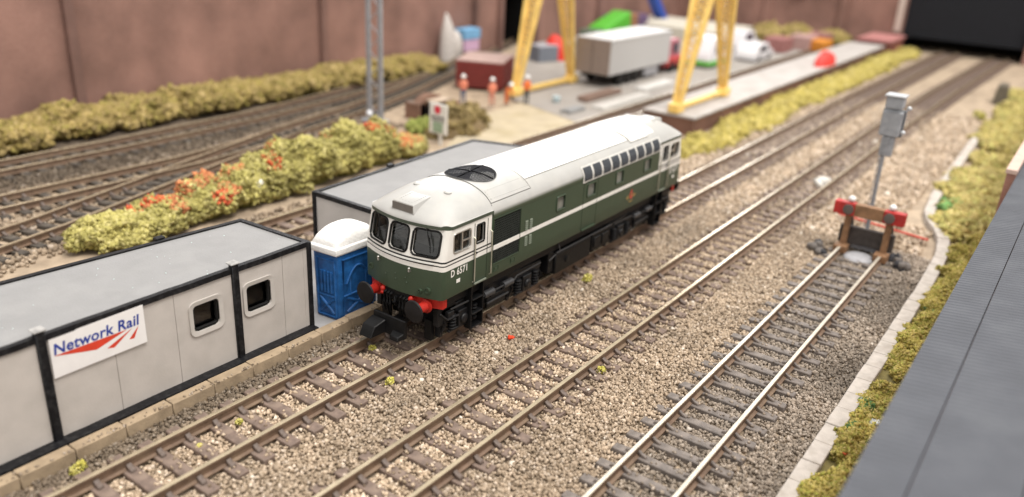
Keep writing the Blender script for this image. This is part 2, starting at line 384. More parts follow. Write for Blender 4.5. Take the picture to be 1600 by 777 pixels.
track('railway_track', 'farthest dark track along the foliage at the brown wall', T7, 2, sleeper_d)

# ------------------------------------------------------------------ ballast
def seg_dist(X, Y, pts):
    best = np.full(len(X), 1e9); 
    for a, b in zip(pts[:-1], pts[1:]):
        ax, ay = a; dx, dy = b[0]-ax, b[1]-ay; L2 = dx*dx+dy*dy
        t = np.clip(((X-ax)*dx+(Y-ay)*dy)/L2, 0, 1); d = np.hypot(X-ax-t*dx, Y-ay-t*dy); best = np.minimum(best, d)
    return best
def vnoise(X, Y, sc_, seed=0):
    return np.array([noise.noise((x*sc_+seed, y*sc_-seed*.7, seed*.31)) for x, y in zip(X, Y)])
def lerp(a, b, t): return np.asarray(a)[None]*(1-t[:, None])+np.asarray(b)[None]*t[:, None]
PAL = np.array([(.49, .395, .30), (.42, .33, .245), (.35, .27, .195), (.275, .21, .148), (.58, .485, .395), (.39, .305, .225), (.165, .122, .086)])
def ballast(name, x0, x1, y0, y1, n, rad, label, weights, tintf=None, zf=None, mask=None):
    X = NR.uniform(x0, x1, n); Y = NR.uniform(y0, y1, n)
    keep = np.ones(n, bool)
    if mask is not None: keep &= mask(X, Y)
    R = np.clip(NR.normal(rad, rad*.22, n), rad*.5, rad*1.6); Z = NR.uniform(-.28, .12, n)
    for T, ph, pitch_, sw in ((T1, 85-42.4-4.72*9+.2, 4.72, 2.1), (T2, 85-23.7-4.72*13+.3, 4.72, 2.1), (T3, 85-2.4-4.8*17+.3, 4.8, 1.75), (T4, 2, 4.72, 2.1), (T5, 2, 4.72, 2.1), (T6, 2, 4.72, 2.1), (T7, 2, 4.72, 2.1)):
        d = seg_dist(X, Y, T)
        keep &= ~(np.abs(d-G) < .95) | (NR.random(n) < .06)
        if T in (T1, T2, T3):
            off = (X+85-ph) % pitch_; off = np.minimum(off, pitch_-off)
            onsl = (off < sw/2+.15) & (d < 8.9)
            keep &= ~onsl | (NR.random(n) < (.06 if T is T1 else .16 if T is T2 else .07))
            Z = np.where(onsl, .62, Z)
        else: keep &= d > 3.0
    X, Y, Z, R = X[keep], Y[keep], Z[keep], R[keep]; k = len(X)
    C = PAL[NR.choice(len(PAL), k, p=weights)]*NR.uniform(.8, 1.2, (k, 1))
    pale = NR.random(k) < .0012; C[pale] = np.array((.72, .66, .58)); R = np.where(pale, R*1.5, R)
    nz = vnoise(X, Y, .09, 3)
    C = C*(1+.22*nz)[:, None]
    C = C*np.array([.93, .92, .90])
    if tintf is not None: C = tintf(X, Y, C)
    if zf is not None: Z = Z+zf(X, Y)
    o = scatter(name, np.stack([X, Y, Z], 1), R, np.clip(C, .01, .9), stone_m, shape='octa', rough=.35, aniso=(.65, 1.35))
    return tag(o, label, 'ballast', kind='stuff')
def near_tint(X, Y, C):
    d1 = np.abs(Y); d2 = np.abs(Y+26.7); d3 = np.abs(Y+54.9)
    four = ((d1 < 4) | (d2 < 4.2)).astype(float)
    C = C*(1+.20*four[:, None]*np.array([1.02, 1.0, .97]))
    C = C*(1-.2*(d3 < 4.2))[:, None]
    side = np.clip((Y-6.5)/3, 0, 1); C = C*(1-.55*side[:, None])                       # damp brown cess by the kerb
    grey = np.clip((-Y-47)/6, 0, 1); lum = C.mean(1)[:, None]
    C = C*(1-.5*grey[:, None])+grey[:, None]*.5*lum*np.array([1.12, .98, .85])
    C = C*(1-.10*grey)[:, None]*(1-.50*np.clip((-Y-57)/8, 0, 1)*np.clip(.55+.9*vnoise(X, Y, .06, 21), 0, 1))[:, None]
    oil = np.clip(1-np.abs(Y+13.5)/4.0, 0, 1)*np.clip((vnoise(X, Y, .05, 9)+.25), 0, 1)  # darker trodden cess
    return C*(1-.45*oil[:, None])
WN = [.17, .25, .2, .13, .09, .11, .05]
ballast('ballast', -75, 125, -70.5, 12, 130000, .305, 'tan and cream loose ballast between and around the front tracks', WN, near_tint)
ballast('ballast', 125, 330, -66, 27, 22000, .62, 'paler distant ballast around the main tracks beyond the buffer stop', [.3, .3, .1, .03, .17, .1, 0], lambda X, Y, C: C*np.where((np.abs(Y) < 9) | (np.abs(Y+27) < 9), .8, 1.05)[:, None],
        mask=lambda X, Y: (Y > -56) | (X < 150))
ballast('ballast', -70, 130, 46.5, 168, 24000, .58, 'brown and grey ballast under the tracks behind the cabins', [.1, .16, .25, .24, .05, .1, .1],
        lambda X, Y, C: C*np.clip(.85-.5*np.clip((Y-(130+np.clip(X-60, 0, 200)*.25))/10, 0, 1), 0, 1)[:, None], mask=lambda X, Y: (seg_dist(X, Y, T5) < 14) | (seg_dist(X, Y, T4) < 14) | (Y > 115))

n_ = 170; X_ = np.concatenate([NR.normal(c_, 2.2, 17) for c_ in (-58, -47, -44, -36, -28, -20, -9, 3, 14, 30)]); Y_ = 12.25+np.abs(NR.normal(0, .4, n_))
tag(scatter('spilled_ballast', np.stack([X_, Y_, np.full(n_, 2.0)+NR.uniform(-.05, .05, n_)], 1), NR.uniform(.12, .28, n_), PAL[NR.choice(6, n_)]*.7, stone_m, shape='octa', rough=.35), 'brown ballast grains spilled along the edge of the beige kerb', 'ballast', kind='stuff')
# ------------------------------------------------------------------ the locomotive
XC = 52.7            # middle of the loco; the far end mirrors the near one
ZB = 12.3
def front_x(y, z): return 3.0+2.0*(y/9.0)**2+(max(0, z-19)*.22)
loco = thing('diesel_locomotive', 'dark green model diesel locomotive with white cab window band and pale grey roof', 'locomotive', (XC, 0, 2.2))
def livery():
    m = bpy.data.materials.new('loco livery'); m.use_nodes = True; nt = m.node_tree; N = nt.nodes; L = nt.links; b = N['Principled BSDF']
    b.inputs['Roughness'].default_value = .38; b.inputs['Specular IOR Level'].default_value = .45
    tc = N.new('ShaderNodeTexCoord'); sp = N.new('ShaderNodeSeparateXYZ'); L.new(tc.outputs['Object'], sp.inputs[0])
    def ramp(stops):
        mr = N.new('ShaderNodeMapRange'); mr.inputs[1].default_value = (10-2.2)*S; mr.inputs[2].default_value = (30-2.2)*S; L.new(sp.outputs[2], mr.inputs[0])
        r = N.new('ShaderNodeValToRGB'); r.color_ramp.interpolation = 'CONSTANT'; e = r.color_ramp.elements
        for i, (z, c) in enumerate(stops):
            q = e[i] if i < 2 else e.new((z-10)/20)
            q.position = (z-10)/20; q.color = (*c, 1)
        L.new(mr.outputs[0], r.inputs[0]); return r.outputs[0]
    gr = (.036, .056, .033); wh = (.70, .68, .64); bk = (.012, .013, .012)
    side = ramp([(10, gr), (17.75, wh), (18.62, gr)])
    cab = ramp([(10, gr), (17.75, wh), (18.62, bk), (18.9, wh), (19.25, bk), (19.6, wh), (25.12, gr)])
    ab = N.new('ShaderNodeMath'); ab.operation = 'ABSOLUTE'; L.new(sp.outputs[0], ab.inputs[0])
    gt = N.new('ShaderNodeMath'); gt.operation = 'GREATER_THAN'; gt.inputs[1].default_value = (XC-18.35)*S; L.new(ab.outputs[0], gt.inputs[0])
    mx = N.new('ShaderNodeMixRGB'); L.new(gt.outputs[0], mx.inputs[0]); L.new(side, mx.inputs[1]); L.new(cab, mx.inputs[2])
    n = N.new('ShaderNodeTexNoise'); n.inputs['Scale'].default_value = 4; n.inputs['Detail'].default_value = 6; L.new(tc.outputs['Object'], n.inputs[0])
    mr = N.new('ShaderNodeMapRange'); mr.inputs[3].default_value = .88; mr.inputs[4].default_value = 1.12; L.new(n.outputs[0], mr.inputs[0])
    mu = N.new('ShaderNodeMixRGB'); mu.blend_type = 'MULTIPLY'; mu.inputs[0].default_value = 1; L.new(mx.outputs[0], mu.inputs[1]); L.new(mr.outputs[0], mu.inputs[2])
    L.new(mu.outputs[0], b.inputs['Base Color'])
    nb = N.new('ShaderNodeTexNoise'); nb.inputs['Scale'].default_value = 60; L.new(tc.outputs['Object'], nb.inputs[0])
    bp = N.new('ShaderNodeBump'); bp.inputs['Strength'].default_value = .08; bp.inputs['Distance'].default_value = .01; L.new(nb.outputs[0], bp.inputs['Height']); L.new(bp.outputs[0], b.inputs['Normal'])
    return m
livery_m = livery()
green_m = pm('loco green', (.036, .056, .033), .4, var=.08)
white_m = pm('loco white', (.70, .68, .64), .45, var=.05)
grey_roof = pm('loco roof grey', (.37, .365, .35), .42, var=.05, scale=3, bump=.1, bscale=50, dirt=(.46, .44, .40), dirt_scale=2.5, dirt_amt=.35)
white_roof = pm('loco roof pale', (.80, .79, .77), .28, var=.03, scale=3, bump=.05, bscale=40)
hatch_m = pm('loco roof hatch', (.66, .645, .61), .42, var=.04, scale=3)
red_m = pm('buffer beam red', (.40, .020, .013), .4, spec=.3, var=.15, scale=8)
steel = pm('bright metal', (.62, .61, .58), .3, metal=.9, var=.1)
rubber = pm('black rubber', (.007, .007, .007), .5, spec=.25, var=.2)
glass = glass_mat('cab glass', (.82, .84, .84), .40, .05)
grey_glass = pm('dusty pane', (.17, .17, .15), .3, var=.3, scale=6)
interior = pm('cab interior', (.50, .48, .44), .8, var=.2)

def outline(z):
    wdt = 9.4-(.15 if z < 12.6 else 0); r = 1.1; ys = np.linspace(-(wdt-r), wdt-r, 13); half = []
    def fx(y): return front_x(y, z)
    pts = [(fx(y), y) for y in ys]
    cx = fx(wdt-r)+r*.95
    corner = [(cx-r*.95*math.cos(t), (wdt-r)+r*math.sin(t)) for t in (math.radians(18), math.radians(38), math.radians(58), math.radians(76), math.radians(90))]
    side = [(18.4, wdt), (18.8, wdt)]
    f = pts+corner+side
    rev = [(2*XC-x, y) for x, y in f]             # mirrored end
    # go round: front (-y..+y), +y side, rear (+y..-y), -y side
    neg = [(x, -y) for x, y in corner+side]
    return neg[::-1]+pts+corner+side+[(2*XC-x, y) for x, y in (side[::-1]+corner[::-1])]+[(2*XC-x, y) for x, y in pts[::-1]]+[(2*XC-x, y) for x, y in neg]
zs = [ZB, 12.7, 16, 19, 19.6, 22, 24.3, 25.5]
m = MB(); rings = [outline(z) for z in zs]; n = len(rings[0])
for z, r in zip(zs, rings):
    for (x, y) in r:
        if z > 25 and 18.6 < x < 2*XC-18.6: y *= 9.0/9.4
        m.v.append((x, y, z))
for k in range(len(zs)-1):
    for i in range(n): m.f.append((k*n+i, k*n+(i+1) % n, (k+1)*n+(i+1) % n, (k+1)*n+i)); m.m.append(0)
body = m.build('body', livery_m, loco)
md = body.modifiers.new('thick', 'SOLIDIFY'); md.thickness = .5*S; md.offset = -1; md.use_even_offset = False
me = evaluated(body); body.modifiers.clear(); body.data = me
# openings
FW = [(-8.15, -3.0), (-2.15, 2.15), (3.0, 8.15)]; FZ = (20.1, 24.75)
SIDEW = [(7.5, 12.3, 20.55, 24.2, .55), (13.95, 16.3, 20.6, 24.2, .3)]
ENGW = [(40.4, 43.6), (52.5, 56.0), (65.2, 68.6), (79.0, 82.4)]; EZ = (19.9, 22.9)
c = MB(); b0 = BASE[loco.name]
for mir in (0, 1):
    X = (lambda x: 2*XC-x) if mir else (lambda x: x)
    for y0, y1 in FW:
        a, b = sorted((X(-2), X(8.2))); c.prism(rrect(y0, y1, FZ[0], FZ[1], .9), 'x', a, b)
    for x0, x1, z0, z1, r in SIDEW:
        a, b = sorted((X(x0), X(x1)))
        for s in (-1, 1):
            lo, hi = sorted((s*8.3, s*11)); c.prism(rrect(a, b, z0, z1, r), 'y', lo, hi)
for x0, x1 in ENGW:
    for s in (-1, 1):
        lo, hi = sorted((s*8.3, s*11)); c.prism(rrect(x0, x1, EZ[0], EZ[1], .35), 'y', lo, hi)
for s in (-1, 1):
    lo, hi = sorted((s*8.3, s*11)); c.box(19.0, 27.6, lo, hi, 14.9, 24.0)
cut(body, c.mesh('cut', b0))
for p in body.data.polygons: p.use_smooth = True
body.data.set_sharp_from_angle(angle=math.radians(32))

# window rubbers, frames and panes
for mir in (0, 1):
    X = (lambda x: 2*XC-x) if mir else (lambda x: x)
    for y0, y1 in FW:
        f = MB(); f.tube([(X(front_x(y, z)-.02), y, z) for y, z in rrect(y0, y1, *FZ, .9, 5)], .21, 6, closed=True)
        fo = f.build('window_frame', rubber, loco, smooth=60)
        g_ = MB(); pts = rrect(y0-.1, y1+.1, FZ[0]-.1, FZ[1]+.1, .9, 5); cc = ((y0+y1)/2, sum(FZ)/2)
        vs = [(X(front_x(cc[0], cc[1])+.42), *cc)]+[(X(front_x(y, z)+.42), y, z) for y, z in pts]
        g_.add(vs, [(0, i+1, (i+1) % len(pts)+1) for i in range(len(pts))]); g_.build('window_pane', glass, fo, smooth=60)
    for s in (-1, 1):
        for i, (x0, x1, z0, z1, r) in enumerate(SIDEW):
            f = MB(); f.tube([(X(x), s*9.36, z) for x, z in rrect(x0, x1, z0, z1, r, 4)], .17, 6, closed=True)
            if i == 0: f.box(*sorted((X(9.75), X(10.05))), *sorted((s*9.1, s*9.42)), z0, z1); f.box(*sorted((X(10.0), X(12.2))), *sorted((s*9.15, s*9.4)), 22.2, 22.45)
            fo = f.build('window_frame', steel if i == 0 else rubber, loco, smooth=60)
            q = MB(); q.prism(rrect(min(X(x0), X(x1))-.1, max(X(x0), X(x1))+.1, z0-.1, z1+.1, r, 4), 'y', *sorted((s*8.95, s*9.02))); q.build('window_pane', glass, fo)
for x0, x1 in ENGW:
    for s in (-1, 1):
        f = MB(); f.tube([(x, s*9.4, z) for x, z in rrect(x0, x1, *EZ, .35, 4)], .2, 6, closed=True); fo = f.build('window_frame', green_m, loco, smooth=60)
        MB().prism(rrect(x0-.1, x1+.1, EZ[0]-.1, EZ[1]+.1, .35, 4), 'y', *sorted((s*8.95, s*9.05))).build('window_pane', grey_glass, fo)
# cab interiors: floor, desk, seats, bulkhead
for mir in (0, 1):
    X = (lambda x: 2*XC-x) if mir else (lambda x: x)
    t = MB(); t.box(*sorted((X(6.2), X(18))), -8.8, 8.8, 17.4, 17.9); t.box(*sorted((X(16.9), X(17.4))), -8.8, 8.8, 17.9, 25.6); t.build('cab_interior', interior if not mir else pm('rear cab interior lightened', (.78, .77, .75), .7), loco)  # rear cab coloured paler to imitate light passing through its windows
    MB().hexa([(X(5.6), -8, 17.9), (X(8), -8, 17.9), (X(8), 8, 17.9), (X(5.6), 8, 17.9), (X(5.9), -8, 20.0), (X(7.4), -8, 20.6), (X(7.4), 8, 20.6), (X(5.9), 8, 20.0)]).build('control_desk', pm('desk grey', (.10, .10, .09), .6), loco)
    for s in (-1, 1):
        q = MB(); q.box(*sorted((X(10.4), X(13))), s*5.4-1.5, s*5.4+1.5, 17.9, 19.6); q.box(*sorted((X(12.6), X(13.3))), s*5.4-1.4, s*5.4+1.4, 19.6, 22.6)
        q.build('cab_seat', pm('seat', (.24, .20, .15), .7), loco, bevel=.25, smooth=50)
MB().box(18.9, 2*XC-18.9, -8.6, 8.6, 12.6, 24.5).build('inner_block', blackm, loco)

# roof
def zmid(y): return 24.4+5.35*max(0., 1-(abs(y)/9.5)**2.3)**.5
def zroof(x, y):
    if x > XC: x = 2*XC-x
    xe = front_x(y, 25.5)-.55
    g0 = 1.0
    if x < 15.5:
        t = min(1., max(0., (15.5-x)/(15.5-xe))); g0 = max(0., 1-t**1.75)**.62
    base = 25.75
    return base+(max(zmid(y), base)-base)*g0 if x < 15.5 else max(zmid(y), base)
# main roof between the cabs
ys = [9.5*math.sin(math.radians(t)) for t in np.linspace(-90, 90, 41)]
def rgb_roof():
    m = grey_roof.copy(); m.name = 'loco side roof'; nt = m.node_tree; N = nt.nodes; L = nt.links; b = N['Principled BSDF']
    src = b.inputs['Base Color'].links[0].from_socket; tc = N.new('ShaderNodeTexCoord'); sp = N.new('ShaderNodeSeparateXYZ'); L.new(tc.outputs['Object'], sp.inputs[0])
    mr = N.new('ShaderNodeMapRange'); mr.inputs[1].default_value = (24.75-2.2)*S; mr.inputs[2].default_value = (25.5-2.2)*S; L.new(sp.outputs[2], mr.inputs[0])  # green meets grey paint; the soft fade imitates highlights on the curve
    mx = N.new('ShaderNodeMixRGB'); mx.inputs[1].default_value = (.040, .054, .030, 1); L.new(mr.outputs[0], mx.inputs[0]); L.new(src, mx.inputs[2]); L.new(mx.outputs[0], b.inputs['Base Color']); return m
side_roof = rgb_roof()
q = MB(); q.grid(lambda x, y: (x, y, zmid(y)), np.linspace(18.75, 2*XC-18.75, 12), ys, flip=True); q.build('roof', side_roof, loco, smooth=60, fix=False)
def outer_at(tt, z, grow):      # cab roof plan outline
    pass
for mir in (0, 1):
    X = (lambda x: 2*XC-x) if mir else (lambda x: x)
    yy = [9.55*math.sin(math.radians(t)) for t in np.linspace(-90, 90, 41)]
    def P(u, y):
        xe = front_x(min(abs(y), 8.6), 25.5)-.55+max(0, abs(y)-8.3)*1.1; x = xe+(18.75-xe)*u
        yv = y
        return (X(x), yv, zroof(x, y)+(.06 if u < .97 else 0))
    q = MB(); us = [1-math.cos(math.radians(t)) for t in np.linspace(0, 90, 22)]
    q.grid(P, us, yy, flip=(mir == 0))
    # drip edge below the dome
    edge = [P(0, y) for y in yy]; left = [P(u, yy[0]) for u in us]; right = [P(u, yy[-1]) for u in us]
    ring = left[::-1]+edge[1:]+right[1:]
    k = len(ring); cx = X(11.0)
    low = [(p[0], p[1], 25.2) for p in ring]; inn = [(p[0]+(cx-p[0])*.07, p[1]*.95, 25.15) for p in ring]
    q2 = MB(); q2.add([(p[0], p[1], p[2]) for p in ring]+low+inn, [(i, i+1, k+i+1, k+i) for i in range(k-1)]+[(k+i, k+i+1, 2*k+i+1, 2*k+i) for i in range(k-1)])
    co = q.build('cab_roof', grey_roof, loco, smooth=50); q2.build('drip_edge', pm('drip edge green', (.050, .064, .045), .45), co, smooth=40)
    # domed horn cover / vent on the cab roof, open to the front
    zz = lambda x, y: zroof(x, y)
    h = MB(); x0, x1, wv = 4.7, 10.2, 2.5; top = zz(8.3, 0)+.3; zt = max(zz(x0, 0)+1.5, top-.35)
    lowv = [(X(x0), -wv-.25, zz(x0, 2.4)-.2), (X(x0), wv+.25, zz(x0, 2.4)-.2), (X(x1), wv, zz(x1, 2.2)-.1), (X(x1), -wv, zz(x1, 2.2)-.1)]
    hiv = [(X(x0+.15), -wv+.15, zt), (X(x0+.15), wv-.15, zt), (X(x1-1.0), wv-.3, zt+.42), (X(x1-1.0), -wv+.3, zt+.42)]
    h.hexa(lowv+hiv); ho = h.build('roof_vent', grey_roof, co, bevel=.12, smooth=40)
    # the dark mouth of the vent
    d_ = MB(); d_.box(*sorted((X(x0-.03), X(x0+.22))), -wv+.15, wv-.15, zz(x0, 0)+.18, zt-.22); d_.build('vent_mouth', pm('vent mouth', (.13, .115, .10), .8), co)
    for (bx, by) in ((12.6, -3.6), (12.6, 3.6)):
        e = MB(); e.lathe((X(bx), by, zz(bx, by)-.1), [(.75, 0), (.75, .25), (.5, .42), (.1, .45)], n=14); e.build('roof_button', grey_roof, co, smooth=50)
    rv = MB()
    for i in range(6): rv.ball((X(6.2+i*.55), -1.6, zt+.16+i*.06), .075, 3); rv.ball((X(6.2+i*.55), 1.6, zt+.16+i*.06), .075, 3)
    for i in range(5): rv.ball((X(5.6), -1.4+i*.7, zt+.1), .075, 3)
    rv.build('rivets', grey_roof, co)['kind'] = 'stuff'
def patch(name, x0, x1, y0, y1, off, mat, parent=loco, nx=10, ny=17, zf=zmid):
    q = MB(); xs = np.linspace(x0, x1, nx); yv = np.linspace(y0, y1, ny)
    def nrm(y): 
        e = .02; s = (zf(y+e)-zf(y-e))/(2*e); n_ = Vector((0, -s, 1)).normalized(); return n_
    def P(x, y, o): n_ = nrm(y); return (x, y+n_.y*o, zf(y)+n_.z*o)
    q.grid(lambda x, y: P(x, y, off), xs, yv, flip=True)
    for y, fl in ((y0, False), (y1, True)): q.grid(lambda x, o: P(x, y, o), xs, [-.3, off], flip=fl)
    for x, fl in ((x0, True), (x1, False)): q.grid(lambda y, o: P(x, y, o), yv, [-.3, off], flip=fl)
    return q.build(name, mat, parent, smooth=35)
fanp = patch('fan_panel', 18.95, 31.4, -8.55, 8.55, .13, grey_roof)
patch('roof_panel', 31.75, 73.4, -6.9, 6.9, .10, white_roof, nx=3)
hat = patch('roof_hatch', 74.0, 82.4, -7.6, 7.6, .22, hatch_m)
patch('roof_panel', 82.8, 86.4, -7.2, 7.2, .10, white_roof, nx=3)
rv = MB()
for i in range(14):
    for y in (-8.2, -6.6, 6.6, 8.2): rv.ball((19.6+i*.88, y, zmid(y)+.17), .085, 3)
for i in range(4):
    for x in (19.4, 31.0):
        for s in (-1, 1): y = s*(6.9+i*.42); rv.ball((x, y, zmid(y)+.17), .085, 3)
rv.build('rivets', grey_roof, fanp)['kind'] = 'stuff'
seam_r = pm('roof seam', (.17, .165, .155), .7)
def seam(par, pts): MB().tube(pts, .055, 4).build('panel_seam', seam_r, par)
for s in (-1, 1):
    seam(loco, [(31.6, s*7.0, zmid(7.0)+.05), (73.6, s*7.0, zmid(7.0)+.05)]); seam(loco, [(18.9, s*8.62, zmid(8.62)+.05), (31.5, s*8.62, zmid(8.62)+.05)]); seam(loco, [(73.9, s*7.7, zmid(7.7)+.05), (82.5, s*7.7, zmid(7.7)+.05)])
for x, h_ in ((18.85, 8.9), (31.58, 8.62), (73.7, 7.7), (82.6, 7.7)): seam(loco, [(x, y, zmid(y)+.07) for y in np.linspace(-h_, h_, 19)])
# cooling fan grille
FX, FY, FR = 23.6, 0, 4.9
q = MB(); q.add([(FX, 0, zmid(0)+.2)]+[(FX+FR*math.cos(t), FR*math.sin(t), zmid(FR*math.sin(t))+.16) for t in np.linspace(0, 2*math.pi, 49)[:-1]], [(0, i+1, (i+1) % 48+1) for i in range(48)])
fanb = pm('fan black', (.004, .004, .0045), .9, spec=0.)
fan = q.build('fan_grille', fanb, loco, smooth=60)
q = MB(); q.tube([(FX+FR*math.cos(t), FR*math.sin(t), zmid(FR*math.sin(t))+.2) for t in np.linspace(0, 2*math.pi, 49)[:-1]], .12, 6, closed=True); q.build('fan_rim', pm('fan rim', (.10, .10, .10), .5, spec=.2), fan, smooth=60)
q = MB(); wm = pm('grille wire', (.055, .056, .062), .7, spec=0., var=.3)
for i in range(-11, 12):
    o_ = i*.42; hh = math.sqrt(max(0, FR**2-o_**2)); k = 9
    if hh < .4: continue
    q.tube([(FX+o_, y, zmid(y)+.3) for y in np.linspace(-hh, hh, k)], .055, 4); q.tube([(FX+x, o_, zmid(o_)+.33) for x in np.linspace(-hh, hh, 3)], .055, 4)
q.build('fan_mesh', wm, fan, fix=False)['kind'] = 'stuff'
q = MB()
for a in (.15, math.pi/2+.15): q.tube([(FX+t*math.cos(a), t*math.sin(a), zmid(t*math.sin(a))+.36) for t in np.linspace(-FR, FR, 9)], .13, 6)
q.build('fan_spider', fanb, fan, smooth=60)
# louvred panels high on the side: a pale frame with dark vanes
for s in (-1, 1):
    q = MB(); th = lambda z: 9.5*(max(0., 1-((z-24.4)/5.35)**2))**(1/2.3) if z > 24.4 else 9.42
    def yw(z, o=0): return s*(th(z)+o)
    q.grid(lambda x, z: (x, yw(z, .10), z), [50.2, 91 if False else 87.0], np.linspace(23.6, 27.1, 6), flip=(s > 0))
    fr = q.build('louvre_frame', pm('louvre frame', (.50, .49, .46), .45), loco, smooth=60)
    for i in range(9):
        x0 = 50.7+i*4.02; q = MB(); q.grid(lambda x, z: (x, yw(z, .2), z), [x0, x0+3.1], np.linspace(24.0, 26.8, 6), flip=(s > 0)); lv = q.build('louvre_panel', pm('louvre dark', (.05, .055, .065), .5), fr, smooth=60)
        q = MB()
        for j in range(7): q.tube([(x0+.3+j*.42, yw(z, .28), z) for z in np.linspace(24.1, 26.7, 5)], .07, 4)
        q.build('vane', pm('louvre vane', (.10, .11, .125), .45), lv, fix=False)['kind'] = 'stuff'
# radiator grille on the side
for s in (-1, 1):
    q = MB(); q.box(19.0, 27.6, *sorted((s*8.7, s*8.9)), 14.9, 24.0); gp = q.build('side_grille', blackm, loco)
    q = MB()
    for i in range(19): x = 19.2+i*8.2/18; q.box(x-.075, x+.075, *sorted((s*9.1, s*9.35)), 14.9, 24.0)
    for i in range(20): z = 15.1+i*8.7/19; q.box(19.0, 27.6, *sorted((s*9.12, s*9.33)), z-.075, z+.075)
    q.build('grille_mesh', pm('side mesh', (.030, .033, .030), .6, spec=.05), gp, fix=False)['kind'] = 'stuff'
    q = MB(); q.box(19.0, 27.6, *sorted((s*9.3, s*9.44)), 17.75, 18.62); q.build('stripe', white_m, gp)
    q = MB(); q.tube([(19, s*9.42, 14.9), (27.6, s*9.42, 14.9), (27.6, s*9.42, 24), (19, s*9.42, 24)], .14, 4, closed=True); q.build('grille_frame', green_m, gp)
    for ci in range(2):
        for rj, zc in enumerate((19.9, 16.6)):
            q = MB()
            for k in range(5): q.prism([(s*9.38, zc-1+k*.42), (s*9.6, zc-1+k*.42), (s*9.38, zc-.74+k*.42)], 'x', 29.3+ci*1.5, 30.2+ci*1.5)
            q.build('side_louvre', pm('louvre green', (.12, .14, .10), .5), loco, fix=True)
    # engine-room doors, cab doors, handrails, access covers
    for xa, xb in ((51.0, 57.0),):
        q = MB(); q.tube([(xa, s*9.4, 12.7), (xa, s*9.4, 23.3), (xb, s*9.4, 23.3), (xb, s*9.4, 12.7)], .07, 4, closed=True); q.build('door_seam', pm('seam', (.02, .027, .016), .6), loco)
        MB().box(xa+.2, xb-.2, *sorted((s*9.35, s*9.75)), 12.6, 12.85).build('door_sill', green_m, loco)
    for mir in (0, 1):
        X = (lambda x: 2*XC-x) if mir else (lambda x: x)
        q = MB(); q.tube([(X(13.35), s*9.4, 12.9), (X(13.35), s*9.4, 24.7)], .08, 4); q.tube([(X(17.2), s*9.4, 12.9), (X(17.2), s*9.4, 24.7)], .08, 4); q.tube([(X(13.35), s*9.4, 12.95), (X(17.2), s*9.4, 12.95)], .08, 4); q.build('door_seam', pm('seam', (.02, .027, .016), .6), loco)
        for hx in (13.15, 18.1):
            q = MB(); q.tube([(X(hx), s*9.4, 13.3), (X(hx), s*9.85, 13.6), (X(hx), s*9.85, 21.9), (X(hx), s*9.4, 22.2)], .13, 5); q.build('handrail', pm('handrail', (.46, .44, .36), .4, metal=.6), loco, smooth=60)
        q = MB(); q.box(*sorted((X(13.5), X(17.0))), *sorted((s*9.3, s*9.7)), 12.75, 13.0); q.build('door_step', white_m if False else pm('step pale', (.20, .22, .18), .5), loco)
        q = MB(); q.ball((X(14.0), s*9.5, 18.9), .22, 4); q.build('door_handle', black, loco)
    for x0 in (19.6, 24.9):
        q = MB(); q.tube([(x0, s*9.42, 13.3), (x0+1.3, s*9.42, 13.3), (x0+1.3, s*9.42, 14.3), (x0, s*9.42, 14.3)], .09, 4, closed=True); q.box(x0+.2, x0+1.1, *sorted((s*9.35, s*9.48)), 13.6, 14.0); q.build('access_cover', green_m, loco)
    # running number, data panel and crest
    for mir in (0, 1):
        X = (lambda x: 2*XC-x) if mir else (lambda x: x)
        xs_ = sorted((X(6.9), X(11.4)))
        q = MB(); flip = s > 0
        U = (xs_[1]-xs_[0]) if not flip else (xs_[0]-xs_[1]); ox = xs_[0] if not flip else xs_[1]
        text_on(q, 'D 6571', (ox, s*9.47, 16.25), (U, 0, 0), (0, 0, 1.4), bold=.025, spacing=1.08); q.build('running_number', white_m, loco, fix=False)
        MB().box(*sorted((X(8.5), X(9.5))), *sorted((s*9.38, s*9.45)), 14.7, 15.4).build('data_panel', white_m, loco)
    q = MB(); gold = pm('crest gold', (.19, .13, .045), .5, var=.3); redc = pm('crest red', (.38, .05, .035), .5)
    q.prism([(71.2, 15.2), (72.2, 15.7), (73.0, 15.0), (72.2, 14.6), (71.6, 14.7)], 'y', *sorted((s*9.38, s*9.46))); q.prism([(74.3, 15.0), (75.0, 15.7), (76.1, 15.3), (75.6, 14.7), (75.0, 14.6)], 'y', *sorted((s*9.38, s*9.46)))
    q.prism([(72.6, 14.1), (74.6, 14.1), (74.2, 13.7), (73.0, 13.7)], 'y', *sorted((s*9.38, s*9.46)))
    cr_ = q.build('crest', gold, loco)
    q = MB(); q.prism([(73.6+0.8*math.cos(t), 15.4+.95*math.sin(t)) for t in np.linspace(0, 2*math.pi, 13)[:-1]], 'y', *sorted((s*9.39, s*9.48))); q.prism([(73.3, 16.3), (73.9, 16.3), (73.9, 16.8), (73.4, 16.8)], 'y', *sorted((s*9.39, s*9.48))); q.build('crest_wheel', redc, cr_)
    MB().prism([(73.6+.35*math.cos(t), 15.6+.45*math.sin(t)) for t in np.linspace(0, 2*math.pi, 9)[:-1]], 'y', *sorted((s*9.4, s*9.5))).build('crest_hub', gold, cr_)

